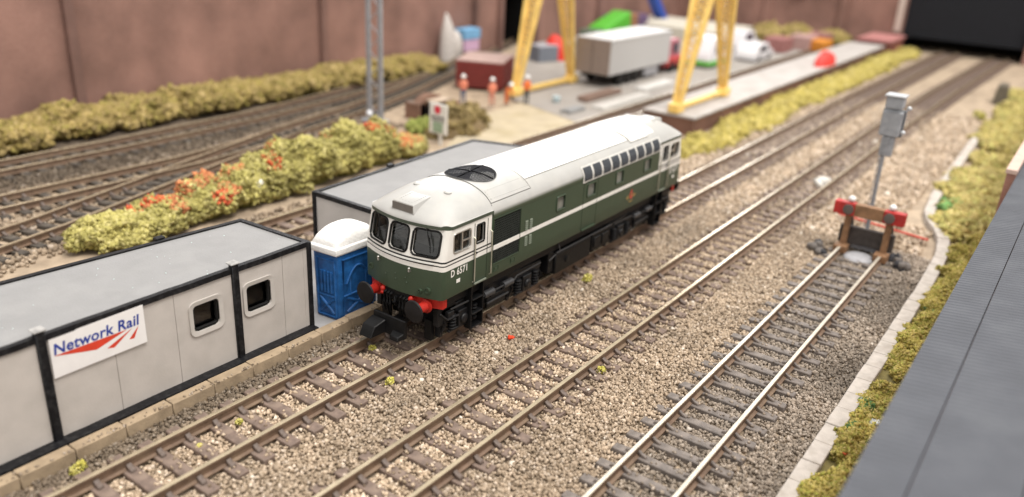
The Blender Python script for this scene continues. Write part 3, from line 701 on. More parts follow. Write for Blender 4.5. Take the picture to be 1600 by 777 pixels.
# front and rear details
for mir in (0, 1):
    X = (lambda x: 2*XC-x) if mir else (lambda x: x)
    FXo = lambda y, z, o=0: X(front_x(y, z)-o)
    # buffer beam
    q = MB(); yy = np.linspace(-8.7, 8.7, 13)
    q.add([(X(front_x(y, 12)+.9), y, z) for y in yy for z in (10.2, 12.4)]+[(X(front_x(y, 12)+2), y, z) for y in yy for z in (10.3, 12.4)],
          [(2*i, 2*i+2, 2*i+3, 2*i+1) for i in range(12)]+[(26+2*i, 26+2*i+1, 26+2*i+3, 26+2*i+2) for i in range(12)]+[(2*i, 26+2*i, 26+2*i+2, 2*i+2) for i in range(12)]+[(0, 1, 27, 26), (24, 50, 51, 25)])
    bb = q.build('buffer_beam', red_m, loco)
    for s in (-1, 1):
        y = s*5.9; z = 10.6
        q = MB(); q.lathe((X(4.6), y, z), [(1.35, 0), (1.35, .35), (.95, .5), (.85, 2.2), (.98, 2.25), (.98, 2.7), (.5, 2.75)], ax=(-1 if not mir else 1, 0, 0), n=16); bo = q.build('buffer_shank', red_m, bb, smooth=40)
        q = MB(); q.lathe((X(1.9), y, z), [(.55, 0), (.55, .35), (2.0, .45), (2.15, .6), (2.0, .85), (1.2, 1.0), (.3, 1.06)], ax=(-1 if not mir else 1, 0, 0), n=26); q.build('buffer', pm('buffer black', (.009, .008, .0085), .55, spec=.25, var=.3, rvar=.1), loco, smooth=40)
        q = MB(); q.cyl((X(4.6), s*3.4, 11.4), (X(3.2), s*3.4, 11.3), .4, .3, 10); q.ball((X(3.2), s*3.4, 11.6), .5, 6); q.ball((X(3.1), s*3.4, 10.9), .42, 6); q.build('brake_pipe_tap', red_m, bb, smooth=60)
    # draw hook, pipes and shadowy underframe
    q = MB(); q.box(*sorted((X(4.0), X(6.5))), -.8, .8, 10.5, 11.6); q.tube([(X(4), 0, 11), (X(2.9), 0, 10.9), (X(2.5), 0, 10.2), (X(3.0), 0, 9.4)], .32, 6)
    q.box(*sorted((X(3.4), X(4.6))), -2.9, 2.9, 10.0, 12.1)
    for y in (-2.6, -1.9, -1.1, 1.2, 1.9, 2.7): q.tube([(X(4.0), y, 11.6), (X(2.9), y, 11.2), (X(2.6), y, 9.4), (X(3.4), y+.3, 7.4)], .24, 6)
    q.build('draw_hook', black, loco, smooth=60)
    # wide N-gauge coupling: shank, head bar, angled hook plate
    q = MB(); q.box(*sorted((X(8), X(1.6))), -1.1, 1.1, 5.4, 6.6)
    q.build('coupling_shank', black, loco, bevel=.15, smooth=40)
    q = MB(); q.hexa([(X(1.8), -3.9, 4.3), (X(.8), -3.9, 4.3), (X(.8), 3.9, 4.3), (X(1.8), 3.9, 4.3), (X(1.9), -3.9, 7.7), (X(1.2), -3.9, 7.9), (X(1.2), 3.9, 7.9), (X(1.9), 3.9, 7.7)])
    q.hexa([(X(1.0), .6, 4.4), (X(-2.6), 1.0, 4.2), (X(-2.6), 3.9, 4.2), (X(1.0), 3.9, 4.4), (X(1.0), .6, 7.0), (X(-1.5), 1.0, 6.2), (X(-1.5), 3.9, 6.2), (X(1.0), 3.9, 7.0)])
    q.hexa([(X(1.0), -3.9, 4.4), (X(-.6), -3.6, 4.3), (X(-.6), -1.6, 4.3), (X(1.0), -1.2, 4.4), (X(1.0), -3.9, 5.6), (X(-.4), -3.6, 5.2), (X(-.4), -1.6, 5.2), (X(1.0), -1.2, 5.6)])
    q.build('coupling_hook', black, loco, bevel=.14, smooth=30)
    # face: lamp brackets, marker lamps, handrails, wipers
    for (y, z) in ((-3.2, 17.35), (4.4, 17.35)):
        q = MB(); q.box(*sorted((FXo(y, z, .45), FXo(y, z, -.1))), y-.16, y+.16, z-.5, z+.1); q.ball((FXo(y, z, .35), y, z+.15), .24, 5); q.build('lamp_bracket', steel, loco, smooth=60)
    for (y, z, r) in ((-6.6, 13.9, .62), (7.2, 14.6, .62), (-5.2, 13.6, .42)):
        q = MB(); q.lathe((FXo(y, z, -.3), y, z), [(r, 0), (r, .55), (r*.72, .58), (r*.66, .40), (.05, .38)], ax=(-1 if not mir else 1, 0, 0), n=14); q.build('marker_lamp', green_m, loco, smooth=40)
    for y, z in ((0, 14.6), (-2.4, 14.5), (2.6, 14.8), (0.1, 15.6), (-2.2, 15.4)):
        q = MB(); q.ball((FXo(y, z, 0), y, z), .17, 4); q.build('bolt', green_m, loco, smooth=60)
    q = MB(); q.tube([(FXo(y, 19.1, .18), y, 19.1) for y in np.linspace(-7.7, 7.7, 17)], .11, 5); q.build('front_handrail', steel, loco, smooth=60)
    for (y0, y1) in ((-5.6, -6.6), (5.6, 5.0)):
        q = MB(); q.tube([(FXo(y0, 25.0, .28), y0, 25.0), (FXo(y1, 22.3, .34), y1, 22.3)], .11, 5); q.ball((FXo(y0, 25, .25), y0, 25.0), .26, 5); q.tube([(FXo(y1+.25, 23.7, .33), y1+.25, 23.7), (FXo(y1-.3, 21.0, .33), y1-.3, 21.0)], .09, 4); q.build('wiper', rubber, loco, smooth=60)

# underframe
q = MB(); q.box(6.5, 2*XC-6.5, -8.3, 8.3, 10.2, 12.5); q.build('solebar', black, loco, bevel=.1)
for s in (-1, 1):
    a = lambda y0, y1: sorted((s*y0, s*y1))
    for (x0, x1, z0, z1, nm) in ((43.0, 66.2, 4.3, 9.4, 'fuel_tank'),):
        q = MB(); q.box(x0, 57.6, *a(5.6, 8.6), 4.6, 9.3); tk = q.build('fuel_tank', black, loco, bevel=.2, smooth=40)
        q = MB(); q.lathe((47.5, s*8.55, 7.0), [(.75, 0), (.75, .3), (.5, .35), (.1, .35)], ax=(0, s, 0), n=14); q.build('filler_cap', black, tk, smooth=40)
        q = MB(); q.box(58.4, 66.2, *a(5.8, 8.5), 5.2, 9.4); q.box(59, 62, *a(8.4, 8.8), 6, 8.6); q.box(62.6, 65.6, *a(8.4, 8.8), 6, 8.6); q.build('battery_box', black, loco, bevel=.15, smooth=40)
        q = MB(); q.tube([(42.5, s*8.9, 9.9), (66, s*8.9, 9.9)], .2, 6); q.tube([(44, s*8.9, 10.0), (44, s*8.4, 11.5)], .15, 5); q.tube([(40, s*8.8, 8.8), (43, s*8.8, 9.7)], .16, 5); q.build('pipe', pm('dark metal', (.05, .05, .052), .35, metal=.4), loco, smooth=60)
        q = MB(); q.box(40.6, 42.6, *a(4, 8.2), 5.4, 10.2); q.build('equipment_box', black, loco, bevel=.1)
q = MB(); q.box(40, 66, -5.5, 5.5, 4.4, 10.4); q.build('underframe_core', blackm, loco)
dm = pm('bogie detail', (.009, .009, .010), .4, spec=.3, var=.3, bump=.2)
for cxb in (22.7, 2*XC-22.7):
    bg = MB(); bg.box(cxb-15, cxb+15, -5.2, 5.2, 5.0, 10.3); bo = bg.build('bogie', blackm, loco)
    for ax in (-10.3, 10.3):
        for s in (-1, 1):
            q = MB(); q.lathe((cxb+ax, s*4.3, 5.9), [(1.1, -.4), (3.95, -.4), (3.95, -.1), (3.55, .05), (3.5, .85), (2.9, .9), (2.7, .6), (1.0, .6), (.8, .95), (.2, .95)], ax=(0, s, 0), n=24); q.build('wheel', pm('wheel steel', (.06, .055, .05), .4, metal=.6), bo, smooth=30)
    for s in (-1, 1):
        a = lambda y0, y1: sorted((s*y0, s*y1))
        q = MB()
        q.prism([(cxb-16, 9.2), (cxb-16, 7.6), (cxb-13, 7.0), (cxb-7.6, 7.0), (cxb-5.5, 6.0), (cxb+5.5, 6.0), (cxb+7.6, 7.0), (cxb+13, 7.0), (cxb+16, 7.6), (cxb+16, 9.2), (cxb+7, 9.6), (cxb+3, 10.1), (cxb-3, 10.1), (cxb-7, 9.6)], 'y', *a(6.6, 7.6)); q.build('side_frame', dm, bo, bevel=.12, smooth=35)
        for ax in (-10.3, 10.3):
            q = MB(); q.box(cxb+ax-1.5, cxb+ax+1.5, *a(7.3, 8.3), 4.6, 7.9); q.lathe((cxb+ax, s*8.25, 6.0), [(1.0, 0), (1.0, .35), (.7, .5), (.1, .5)], ax=(0, s, 0), n=14); q.build('axle_box', dm, bo, bevel=.12, smooth=35)
            for dx in (-3.1, 3.1):
                q = MB(); x = cxb+ax+dx
                for k in range(5): q.lathe((x, s*7.95, 4.9+k*.62), [(.62, 0), (.85, .14), (.85, .3), (.62, .44)], n=10)
                q.build('spring', dm, bo, smooth=50)
            q = MB(); q.box(cxb+ax-4.1, cxb+ax+4.1, *a(7.5, 8.2), 4.3, 4.75); q.build('spring_plank', dm, bo, bevel=.1)
            for dx in (-5.1, 5.1):
                q = MB(); x = cxb+ax+dx; q.box(x-.4, x+.4, *a(6.0, 7.2), 3.6, 7.6); q.tube([(x, s*7.2, 7.8), (x+.3, s*7.9, 6.4), (x, s*7.2, 4.4)], .25, 5); q.build('brake_hanger', dm, bo, smooth=50)
        for dx in (-4.6, 1.6): MB().cyl((cxb+dx, s*8.3, 8.5), (cxb+dx+3, s*8.3, 8.5), .7, n=12).build('brake_cylinder', pm('brake cylinder', (.05, .05, .053), .35, metal=.3), bo, smooth=40)
        q = MB(); q.tube([(cxb-14.5, s*8.5, 9.3), (cxb-6, s*8.6, 9.2), (cxb-5, s*8.6, 8.6), (cxb+5, s*8.6, 8.6), (cxb+6, s*8.6, 9.2), (cxb+14.5, s*8.5, 9.3)], .17, 5); q.tube([(cxb-3.5, s*8.4, 6.4), (cxb+3.5, s*8.4, 6.4)], .22, 6); q.build('pipe', pm('dark metal', (.05, .05, .052), .35, metal=.4), bo, smooth=60)
        q = MB(); q.box(cxb-3, cxb+3, *a(7.5, 8.1), 5.0, 7.6); q.box(cxb-2.2, cxb+2.2, *a(8.0, 8.35), 7.2, 7.7); q.build('bolster_spring', dm, bo, bevel=.1)
    sg = -1 if cxb < XC else 1
    for s in (-1, 1):
        a = lambda y0, y1: sorted((s*y0, s*y1))
        x0 = XC+sg*(XC-15.2); q = MB(); q.box(x0-1.9, x0-1.6, *a(7.6, 9.2), 3.4, 12.2); q.box(x0+1.6, x0+1.9, *a(7.6, 9.2), 3.4, 12.2)
        for z in (3.5, 6.3, 9.2): q.box(x0-1.6, x0+1.6, *a(7.4, 9.3), z, z+.3)
        q.box(x0-1.6, x0+1.6, *a(7.4, 7.6), 3.5, 12.2); q.build('cab_step', black, loco, bevel=.05)
        x1 = XC+sg*(XC-8.2); q = MB(); q.box(x1-2.4, x1+2.6, *a(6.4, 7.6), 6.2, 9.8); q.tube([(x1-2.6, s*8.2, 9.2), (x1-1, s*8.6, 7.6), (x1+2.4, s*8.5, 7.4)], .25, 6); q.box(x1-.6, x1+1.2, *a(7.6, 8.5), 7.2, 8.8); q.build('sand_box', dm, loco, bevel=.12)
        q = MB(); q.box(x1-.2+sg*2.2, x1+.6+sg*2.2, *a(4.4, 6.0), 3.0, 7); q.build('guard_iron', black, loco)

# ------------------------------------------------------------------ the grey cabins
cabin_wall = pm('cabin grey card', (.46, .425, .395), .7, var=.06, scale=3, bump=.12, bscale=30, dirt=(.36, .33, .30), dirt_scale=2, dirt_amt=.35)
cabin_roof = pm('cabin roof grey', (.225, .222, .222), .75, var=.05, scale=2.5, bump=.3, bscale=28, dirt=(.28, .275, .27), dirt_scale=2, dirt_amt=.4)
trim_m = pm('cabin black trim', (.007, .007, .0085), .5, spec=.22, var=.4, scale=10, bump=.35, bscale=30, dirt=(.07, .07, .07), dirt_scale=14, dirt_amt=.25, rvar=.15)
frame_m = pm('cabin window frame', (.46, .43, .40), .6, var=.05, bump=.1)
cglass = glass_mat('cabin glass', (.75, .74, .72), .36, .08)
def cabin(label, foot, z0, z1, posts, wins, seams, stubs=()):
    """foot: front-left, front-right, back-right, back-left (x, y)"""
    fl, fr_, br, bl = foot; t = thing('portable_cabin', label, 'cabin', (fl[0], fl[1], z0), group='grey portable cabins'); T = 1.3
    def lerp2(a, b, u): return (a[0]+(b[0]-a[0])*u, a[1]+(b[1]-a[1])*u)
    yf = fl[1]
    # front wall between posts, each panel an object
    xs = [fl[0]]+seams+[fr_[0]]
    for x0, x1 in zip(xs[:-1], xs[1:]):
        q = MB(); q.box(x0+.03, x1-.03, yf, yf+T, z0+.6, z1-.3); o = q.build('wall_panel', cabin_wall, t, bevel=.05)
        c = MB(); k = 0
        for (a, b, zl, zh) in wins:
            if x0 < a and b < x1: c.prism(rrect(a, b, zl, zh, .7), 'y', yf-1, yf+T+1); k += 1
        if k: cut(o, c.mesh('cut', BASE[t.name]))
    for a, b in ((fr_, br), (br, bl), (bl, fl)):
        d = Vector((b[0]-a[0], b[1]-a[1])).normalized(); nn = Vector((-d.y, d.x))*T
        q = MB(); q.prism([a, b, (b[0]+nn.x, b[1]+nn.y), (a[0]+nn.x, a[1]+nn.y)], 'z', z0+.4, z1-.35); q.build('wall_panel', cabin_wall, t)
    q = MB(); q.prism([fl, fr_, br, bl], 'z', z1-.3, z1+.05); q.build('roof', cabin_roof, t)
    q = MB(); q.prism([fl, fr_, br, bl], 'z', z0-.05, z0+.45); q.build('floor', pm('cabin floor', (.25, .22, .2), .8), t)
    for (a, b) in ((fl, fr_), (fr_, br), (br, bl), (bl, fl)):       # roof edging and base rail
        d = Vector((b[0]-a[0], b[1]-a[1])); L = d.length; d.normalize(); nn = Vector((-d.y, d.x))
        for (zl, zh, o0, o1, nm) in ((z1-.6, z1+.36, -.3, .65, 'roof_edging'), (z0, z0+.95, -2.0 if a is fl else -.3, .5, 'base_rail')):
            P = [(a[0]+nn.x*o0, a[1]+nn.y*o0), (b[0]+nn.x*o0, b[1]+nn.y*o0), (b[0]+nn.x*o1, b[1]+nn.y*o1), (a[0]+nn.x*o1, a[1]+nn.y*o1)]
            n_ = max(2, int(L/2.5)); q = MB()
            for i in range(n_):       # hand-painted edge, a little uneven
                u0, u1 = i/n_, (i+1)/n_
                j0 = .07*noise.noise((a[0]+L*u0, a[1]*.7, zl)); j1 = .07*noise.noise((a[0]+L*u1, a[1]*.7, zl))
                A = lerp2(P[0], P[1], u0); B = lerp2(P[0], P[1], u1); C_ = lerp2(P[3], P[2], u1); D = lerp2(P[3], P[2], u0)
                q.add([(*A, zl+j0), (*B, zl+j1), (*C_, zl+j1), (*D, zl+j0), (*A, zh+j0), (*B, zh+j1), (*C_, zh+j1), (*D, zh+j0)], [(0, 3, 2, 1), (4, 5, 6, 7), (0, 1, 5, 4), (2, 3, 7, 6)]+([(3, 0, 4, 7)] if i == 0 else [])+([(1, 2, 6, 5)] if i == n_-1 else []))
            q.build(nm, trim_m, t, smooth=40)
    for px, top in posts:
        q = MB(); q.box(px-.66, px+.66, yf-.55, yf+.6, z0-.05, top); q.box(px-1.05, px+1.05, yf-.75, yf+.4, z0-.05, z0+.8); o = q.build('post', trim_m, t, bevel=.15, smooth=40)
        q = MB(); q.box(px-.9, px+.9, yf-.7, yf+1.0, top-.02, top+.25); q.build('post_cap', pm('chipped cap', (.30, .29, .28), .7, var=.3, scale=12, bump=.4), o, bevel=.1)
    for px, py in stubs:
        q = MB(); q.box(px-.9, px+.9, py-.6, py+.6, z1+.05, z1+.75); q.build('roof_lug', trim_m, t, bevel=.15)
    for (cx_, cy_) in (fr_, br, bl, fl):
        q = MB(); q.box(cx_-.45, cx_+.45, cy_-.45, cy_+.45, z0, z1+.3); q.build('corner_post', trim_m, t, bevel=.1)
    for (a, b, zl, zh) in wins:
        out = rrect(a-.75, b+.75, zl-.75, zh+.75, 1.25, 6); inn = rrect(a, b, zl, zh, .7, 6); n_ = len(out); q = MB()
        yo, yi = yf-.32, yf-.2
        q.add([(x, yf, z) for x, z in out]+[(x, yo, z) for x, z in out]+[(x, yi, z) for x, z in inn]+[(x, yf+.3, z) for x, z in inn], [(r*n_+i, r*n_+(i+1) % n_, (r+1)*n_+(i+1) % n_, (r+1)*n_+i) for r in range(3) for i in range(n_)])
        fo = q.build('window', frame_m, t, smooth=35)
        q = MB(); q.tube([(x, yf+.45, z) for x, z in rrect(a+.2, b-.2, zl+.2, zh-.2, .6, 5)], .34, 6, closed=True); q.build('window_seal', rubber, fo, smooth=60)
        q = MB(); q.prism(rrect(a-.1, b+.1, zl-.1, zh+.1, .7, 5), 'y', yf+1.0, yf+1.08); q.build('window_pane', cglass, fo)
    return t
c1 = cabin('long grey portable cabin with two small windows and a printed sign, nearest the camera', [(-92, 16.5), (-2.6, 16.5), (-3.6, 34.3), (-92, 41.5)], 1.0, 18.5,
           [(-50.4, 19.6), (-18.6, 19.5)], [(-27.0, -22.1, 9.9, 14.6), (-16.6, -11.5, 9.6, 14.5)], [-64, -50.4, -40.3, -30.0, -18.6, -8.6], [(-19.5, 36.4)])
BASE_C1 = BASE[c1.name]
n_ = 45; scatter('paint_specks', np.stack([NR.uniform(-80, -4, n_), NR.uniform(17, 34, n_), np.full(n_, 18.58)], 1), NR.uniform(.04, .13, n_), [(.6, .74, .72)]*n_, stone_m, shape='octa', parent=c1, base=BASE_C1)['kind'] = 'stuff'
q = MB(); q.add([(-49.4, 16.22, 18.0), (-35.3, 16.15, 18.2), (-35.35, 16.05, 11.9), (-49.5, 16.2, 11.7), (-49.4, 16.42, 18.0), (-35.3, 16.42, 18.2), (-35.35, 16.42, 11.9), (-49.5, 16.42, 11.7)], [(0, 3, 2, 1), (4, 5, 6, 7), (0, 1, 5, 4), (1, 2, 6, 5), (2, 3, 7, 6), (3, 0, 4, 7)])
sg = q.build('sign_board', pm('sign white', (.72, .70, .69), .55, var=.03), c1); sg['label'] = 'white printed sign with blue lettering and red stripes'
def SY(x): return 16.05+(.13 if True else 0)-(x+49.4)/14.1*.10
q = MB(); v_, f_ = text_poly('Network Rail', bold=.022, shear=.12, spacing=1.04)
q.add([(-49.0+12.85*a, SY(-49+12.85*a)-.01, 15.25+1.75*b) for a, b in v_], f_); q.build('lettering', pm('sign blue', (.010, .035, .26), .5, var=.1), sg, fix=False)
q = MB(); P = lambda *ps: q.add([(x, SY(x)-.012, z) for x, z in ps], [tuple(range(len(ps)))])
P((-49.1, 15.2), (-44.4, 14.05), (-43.1, 13.75), (-38.2, 15.15)); P((-41.6, 13.3), (-40.5, 13.0), (-37.4, 15.1)); P((-38.9, 12.6), (-37.8, 12.25), (-36.4, 15.1))
q.build('red_stripes', pm('sign red', (.56, .045, .02), .5, var=.1), sg, fix=False)
cabin('second grey portable cabin behind the locomotive and the blue toilet', [(17.6, 18.2), (84, 18.2), (84, 34), (66, 42), (17.6, 37.2)][:2]+[(76, 40.5), (17.4, 37.2)], 1.0, 18.5, [(48, 19.3)], [(24, 29, 9.8, 14.6)], [34, 48, 62], [(42.5, 39.0)])

# ------------------------------------------------------------------ blue toilet cubicle
tl = thing('portable_toilet', 'blue portable toilet cubicle with white domed roof beside the locomotive cab', 'toilet', (7.6, 17.6, 1))
blue = pm('toilet blue', (.014, .105, .32), .5, var=.3, scale=7, bump=.5, bscale=20, dirt=(.004, .03, .11), dirt_scale=5, dirt_amt=.7)
wht = pm('painted white', (.80, .79, .77), .6, var=.05, scale=6, bump=.6, bscale=18)
A, B, C_, D = (2.9, 14.75), (12.6, 14.5), (12.5, 20.2), (2.3, 20.4)   # front-left, front-right, back-right, back-left
def flare(p, k): c0 = (7.6, 17.5); return (c0[0]+(p[0]-c0[0])*k, c0[1]+(p[1]-c0[1])*k)
q = MB(); cs = [A, B, C_, D]; q.hexa([(*flare(p, 1.0), 1.0) for p in cs]+[(*flare(p, 1.05), 15.2) for p in cs]); q.build('body', blue, tl, bevel=.35, seg=2, smooth=40)
def onface(p, r, u, z, o):      # u 0..1 along p->r at height z, o outwards
    k = 1+.05*(z-1)/14.2; p = Vector((*flare(p, k), 0)); r = Vector((*flare(r, k), 0)); d = (r-p).normalized(); nn = Vector((d.y, -d.x, 0))
    v = p+(r-p)*u+nn*o; return (v.x, v.y, z)
for (p, r, nm) in ((A, B, 'front'), (D, A, 'door')):
    q = MB()
    q.tube([onface(p, r, u, z, .05) for u, z in ((.12, 1.7), (.12, 13.6), (.88, 13.6), (.88, 1.7))], .28, 6, closed=True)
    q.tube([onface(p, r, .12, 5.9, .05), onface(p, r, .88, 5.9, .05)], .22, 6)
    q.build('panel_frame', blue, tl, smooth=60)
    q = MB(); q.tube([onface(p, r, .2, 2.3, .05), onface(p, r, .8, 5.4, .05)], .3, 6); q.tube([onface(p, r, .2, 5.4, .05), onface(p, r, .8, 2.3, .05)], .3, 6); q.build('cross_brace', blue, tl, smooth=60)
    if nm == 'door':
        for u in (.3, .44, .58, .72):
            q = MB(); q.tube([onface(p, r, u, 6.6, .05), onface(p, r, u, 10.6, .05), onface(p, r, u+.02, 11.0, .05)], .32, 6); q.build('rib', blue, tl, smooth=60)
    else:
        q = MB(); q.tube([onface(p, r, .2+.6*t, 6.4+5.2*math.sin(math.pi*(.12+.76*t)), .06) for t in np.linspace(0, 1, 12)], .26, 6); q.tube([onface(p, r, .3, 6.2, .05), onface(p, r, .3, 10, .05)], .2, 5); q.tube([onface(p, r, .7, 6.2, .05), onface(p, r, .7, 10, .05)], .2, 5); q.build('arched_moulding', blue, tl, smooth=60)
q = MB(); lv = []
for (z, k, kz) in ((14.7, 1.12, 0), (15.0, 1.20, 0), (16.1, 1.20, 0), (16.35, 1.12, 0)): lv.append([(*flare(p, k), z) for p in cs])
for i in range(3):
    for j in range(4): q.add([lv[i][j], lv[i][(j+1) % 4], lv[i+1][(j+1) % 4], lv[i+1][j]], [(0, 1, 2, 3)])
q.add(lv[0], [(3, 2, 1, 0)]); q.add(lv[3], [(0, 1, 2, 3)])
ro = q.build('roof', wht, tl, bevel=.2, seg=2, smooth=50)
q = MB()
def domep(u, v):
    a_ = Vector(flare(A, 1.1)); b_ = Vector(flare(B, 1.1)); c_ = Vector(flare(C_, 1.1)); d_ = Vector(flare(D, 1.1)); p = (a_*(1-u)+b_*u)*(1-v)+(d_*(1-u)+c_*u)*v
    h_ = (1-abs(2*u-1)**2.4)**.5*3.3 if abs(2*u-1) < 1 else 0
    h_ *= (1-abs(2*v-1)**6)**.5 if abs(2*v-1) < 1 else 0
    return (p.x, p.y, 16.2+h_)
q.grid(domep, [.5-.5*math.cos(math.pi*i/16) for i in range(17)], [.5-.5*math.cos(math.pi*i/12) for i in range(13)]); q.build('dome', wht, ro, smooth=60)
e = thing('fire_bucket', 'small red bucket hung between the near cabin and the blue toilet', 'bucket', (0.4, 21, 1))
q = MB(); q.lathe((0.6, 21.6, 7.5), [(.7, 0), (.8, .2), (1.25, 3.4), (1.3, 3.5), (1.1, 3.5), (1.0, 3.0)], n=14); q.build('bucket', pm('bucket red', (.45, .03, .025), .5), e, smooth=50)
q = MB(); q.cyl((.6, 23.2, 1), (.6, 23.2, 11.8), .3, n=8); q.tube([(.6, 23.2, 11.6), (.6, 21.6, 11.6), (.6, 21.6, 10.4)], .12, 5); q.build('stand', trim_m, e)

# ------------------------------------------------------------------ foliage (foam clumps)
def foam(name, lumps, n, size, pal, parent=None, base=(0, 0, 0), patches=(), zmin=-.3, shape='tetra', inner=.55, dark=.55):
    """crumbs of coloured foam over lumpy ellipsoids (x, y, z, rx, ry, rz)"""
    L = np.array(lumps, float); wts = (L[:, 3]*L[:, 4]+L[:, 3]*L[:, 5]+L[:, 4]*L[:, 5]); wts /= wts.sum()
    idx = NR.choice(len(L), n, p=wts); d = NR.normal(size=(n, 3)); d /= np.linalg.norm(d, axis=1)[:, None]; d[:, 2] = np.where(d[:, 2] < -.35, -d[:, 2], d[:, 2])
    rr = inner+(1-inner)*NR.random(n)**.5
    lump = np.array([noise.noise((float(a)*2.6+int(k)*3.1, float(b)*2.6, float(c)*2.6)) for (a, b, c), k in zip(d, idx)]) if False else np.array([noise.noise((float(a)*2.6+int(k)*3.1, float(b)*2.6, float(c)*2.6)) for (a, b, c), k in zip(d, idx)])
    fine = np.array([noise.noise((float(a)*6+int(k)*1.7, float(b)*6+4, float(c)*6)) for (a, b, c), k in zip(d, idx)])
    P0 = L[idx, :3]+d*L[idx, 3:6]
    w1 = np.array([noise.noise((p[0]*.22, p[1]*.22, p[2]*.22+7)) for p in P0/size*.62]); w2 = np.array([noise.noise((p[0]*.6+3, p[1]*.6, p[2]*.6)) for p in P0/size*.62])
    rr = rr*(1+.38*w1+.26*w2+.06*fine)
    P = L[idx, :3]+d*L[idx, 3:6]*rr[:, None]
    P[:, 2] = np.maximum(P[:, 2], zmin)
    pal = np.array(pal); C = pal[NR.choice(len(pal), n)]
    nz = np.array([noise.noise((p[0]*.16, p[1]*.16, p[2]*.16)) for p in P]); C = C*(1+.35*nz)[:, None]*NR.uniform(.88, 1.12, (n, 1))
    for (px, py, pz, pr, pc, prob) in patches:
        dd = np.linalg.norm((P-np.array([px, py, pz]))*np.array([1, 1, 1.2]), axis=1); mm = (dd < pr*(1+.4*nz)) & (NR.random(n) < prob)
        C[mm] = np.array(pc)*NR.uniform(.75, 1.2, (mm.sum(), 1))
    R = size*NR.uniform(.6, 1.35, n)
    return scatter(name, P, R, np.clip(C, .005, .9), foam_m, shape, .3, parent, base, aniso=(.45, 1.5))
YG = [(.44, .395, .135), (.47, .42, .16), (.40, .36, .12), (.50, .445, .19), (.36, .32, .11)]
OL = [(.32, .245, .095), (.355, .27, .11), (.285, .22, .075), (.38, .29, .13), (.29, .24, .075)]
RED = (.62, .13, .06); ORG = (.55, .22, .10)
def bush(label, cx_, cy_, rx, ry, h, n, size, pal, patches=(), group=None, nl=9):
    t = thing('bush', label, 'bush', (cx_, cy_, 0), group=group); L = []
    for i in range(nl):
        a = rnd.uniform(0, 6.28); r_ = rnd.random()**.6; k = rnd.uniform(.30, .52)
        zc = h*(1-r_*.62)*rnd.uniform(.35, .72); s_ = rnd.uniform(.75, 1.15)
        L.append((cx_+rx*.62*r_*math.cos(a), cy_+ry*.62*r_*math.sin(a), zc, rx*k*s_, ry*k*1.15*s_, h*.36*s_))
    L.append((cx_, cy_, h*.3, rx*.8, ry*.8, h*.45))
    foam('foliage', L, n, size, pal, t, BASE[t.name], patches)
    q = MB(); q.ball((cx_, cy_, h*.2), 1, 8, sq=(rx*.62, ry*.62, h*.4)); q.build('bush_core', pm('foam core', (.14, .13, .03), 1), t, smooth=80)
    q = MB(); q.cyl((cx_, cy_, -.4), (cx_, cy_, h*.5), .5, .25, 6); q.build('stem', pm('stem brown', (.06, .04, .025), .9), t)
    return t
GB = 'bushes in the row behind the cabins'
BL = ['low yellow-green bush at the left end of the row, above the near cabin roof', 'yellow-green bush with red flowers on top, second from the left in the row', 'tan-green bush dotted with red, middle of the near part of the row',
      'small yellowish bush with a white fleck between the red-dotted and the tall bushes', 'tall pale green bush with a red spot on its left side', 'rounded bright green bush in the middle of the row', 'tall yellow-green bush left of the lattice mast foot',
      'yellow-green bush with orange-red flowers in front of the lattice mast', 'olive bush with orange flowers beside the white notice board']
BD = [(-3, 84, 9.5, 8, 6.5, []), (10, 85, 9, 8.5, 8.5, [(9, 88, 9, 6.0, RED, .55), (13, 81, 6, 4.0, ORG, .5), (5, 84, 8, 3.5, ORG, .4)]), (23, 86, 9, 8, 9.8, [(20, 88, 9, 6, ORG, .6), (24, 80, 6, 3, RED, .5), (28, 84, 8, 5, ORG, .45)]),
      (35, 87, 8.5, 8, 11.5, [(33, 88, 9, 4, ORG, .4), (36, 80, 6.5, 1.0, (.75, .73, .65), .9)]), (48, 88, 9, 8.5, 15.5, [(43, 84, 10, 3.4, RED, .45), (47, 90, 13, 3, ORG, .35)]), (61, 89, 9.5, 8.5, 14.5, []), (74, 89, 9.5, 8.5, 14.5, [(70, 92, 12, 3, ORG, .25)]),
      (88, 89.5, 9.5, 8, 13.8, [(86, 90, 12.5, 4.2, RED, .6), (93, 88, 10, 4.0, ORG, .5)]), (101, 87.5, 8, 7, 6.5, [(103, 87, 5, 4.5, ORG, .5), (98, 85, 5, 2.6, RED, .5)])]
for (cx_, cy_, rx, ry, h, pt), lb in zip(BD, BL): bush(lb, cx_, cy_, rx*1.12, ry*1.08, h*1.1, 18000, .50, YG, pt, GB, nl=12)
for i in range(9):
    x = 14+i*25; wh_ = ['first', 'second', 'third', 'fourth', 'fifth', 'sixth', 'seventh', 'eighth', 'ninth'][i]
    bush(f'olive-yellow foam bush against the brown wall, {wh_} from the left', x, (183 if i else 179)+min(i, 4)*.9+rnd.uniform(-1, 1), 20, 16, rnd.uniform(9, 11.5), 8000, .92, OL, group='olive bushes along the brown wall')
bush('small green bush below the brick culvert behind the notice board', 128, 104, 9, 6, 5, 3000, .9, [(.20, .23, .06), (.26, .28, .08)], [])
t = thing('mound', 'round brown earth mound covered in dry grass, right of the notice board', 'mound', (138, 96, 0)); q = MB(); q.ball((138, 96, -1), 1, 10, sq=(13, 9.5, 8)); q.build('earth', pm('mound earth', (.17, .12, .06), .95, var=.3, bump=.6, bscale=12), t, smooth=80)
foam('dry_grass', [(138, 96, -.5, 13, 9.5, 8.2)], 2600, .7, [(.25, .19, .08), (.32, .25, .12), (.2, .15, .07)], t, BASE[t.name], inner=.93)['kind'] = 'stuff'
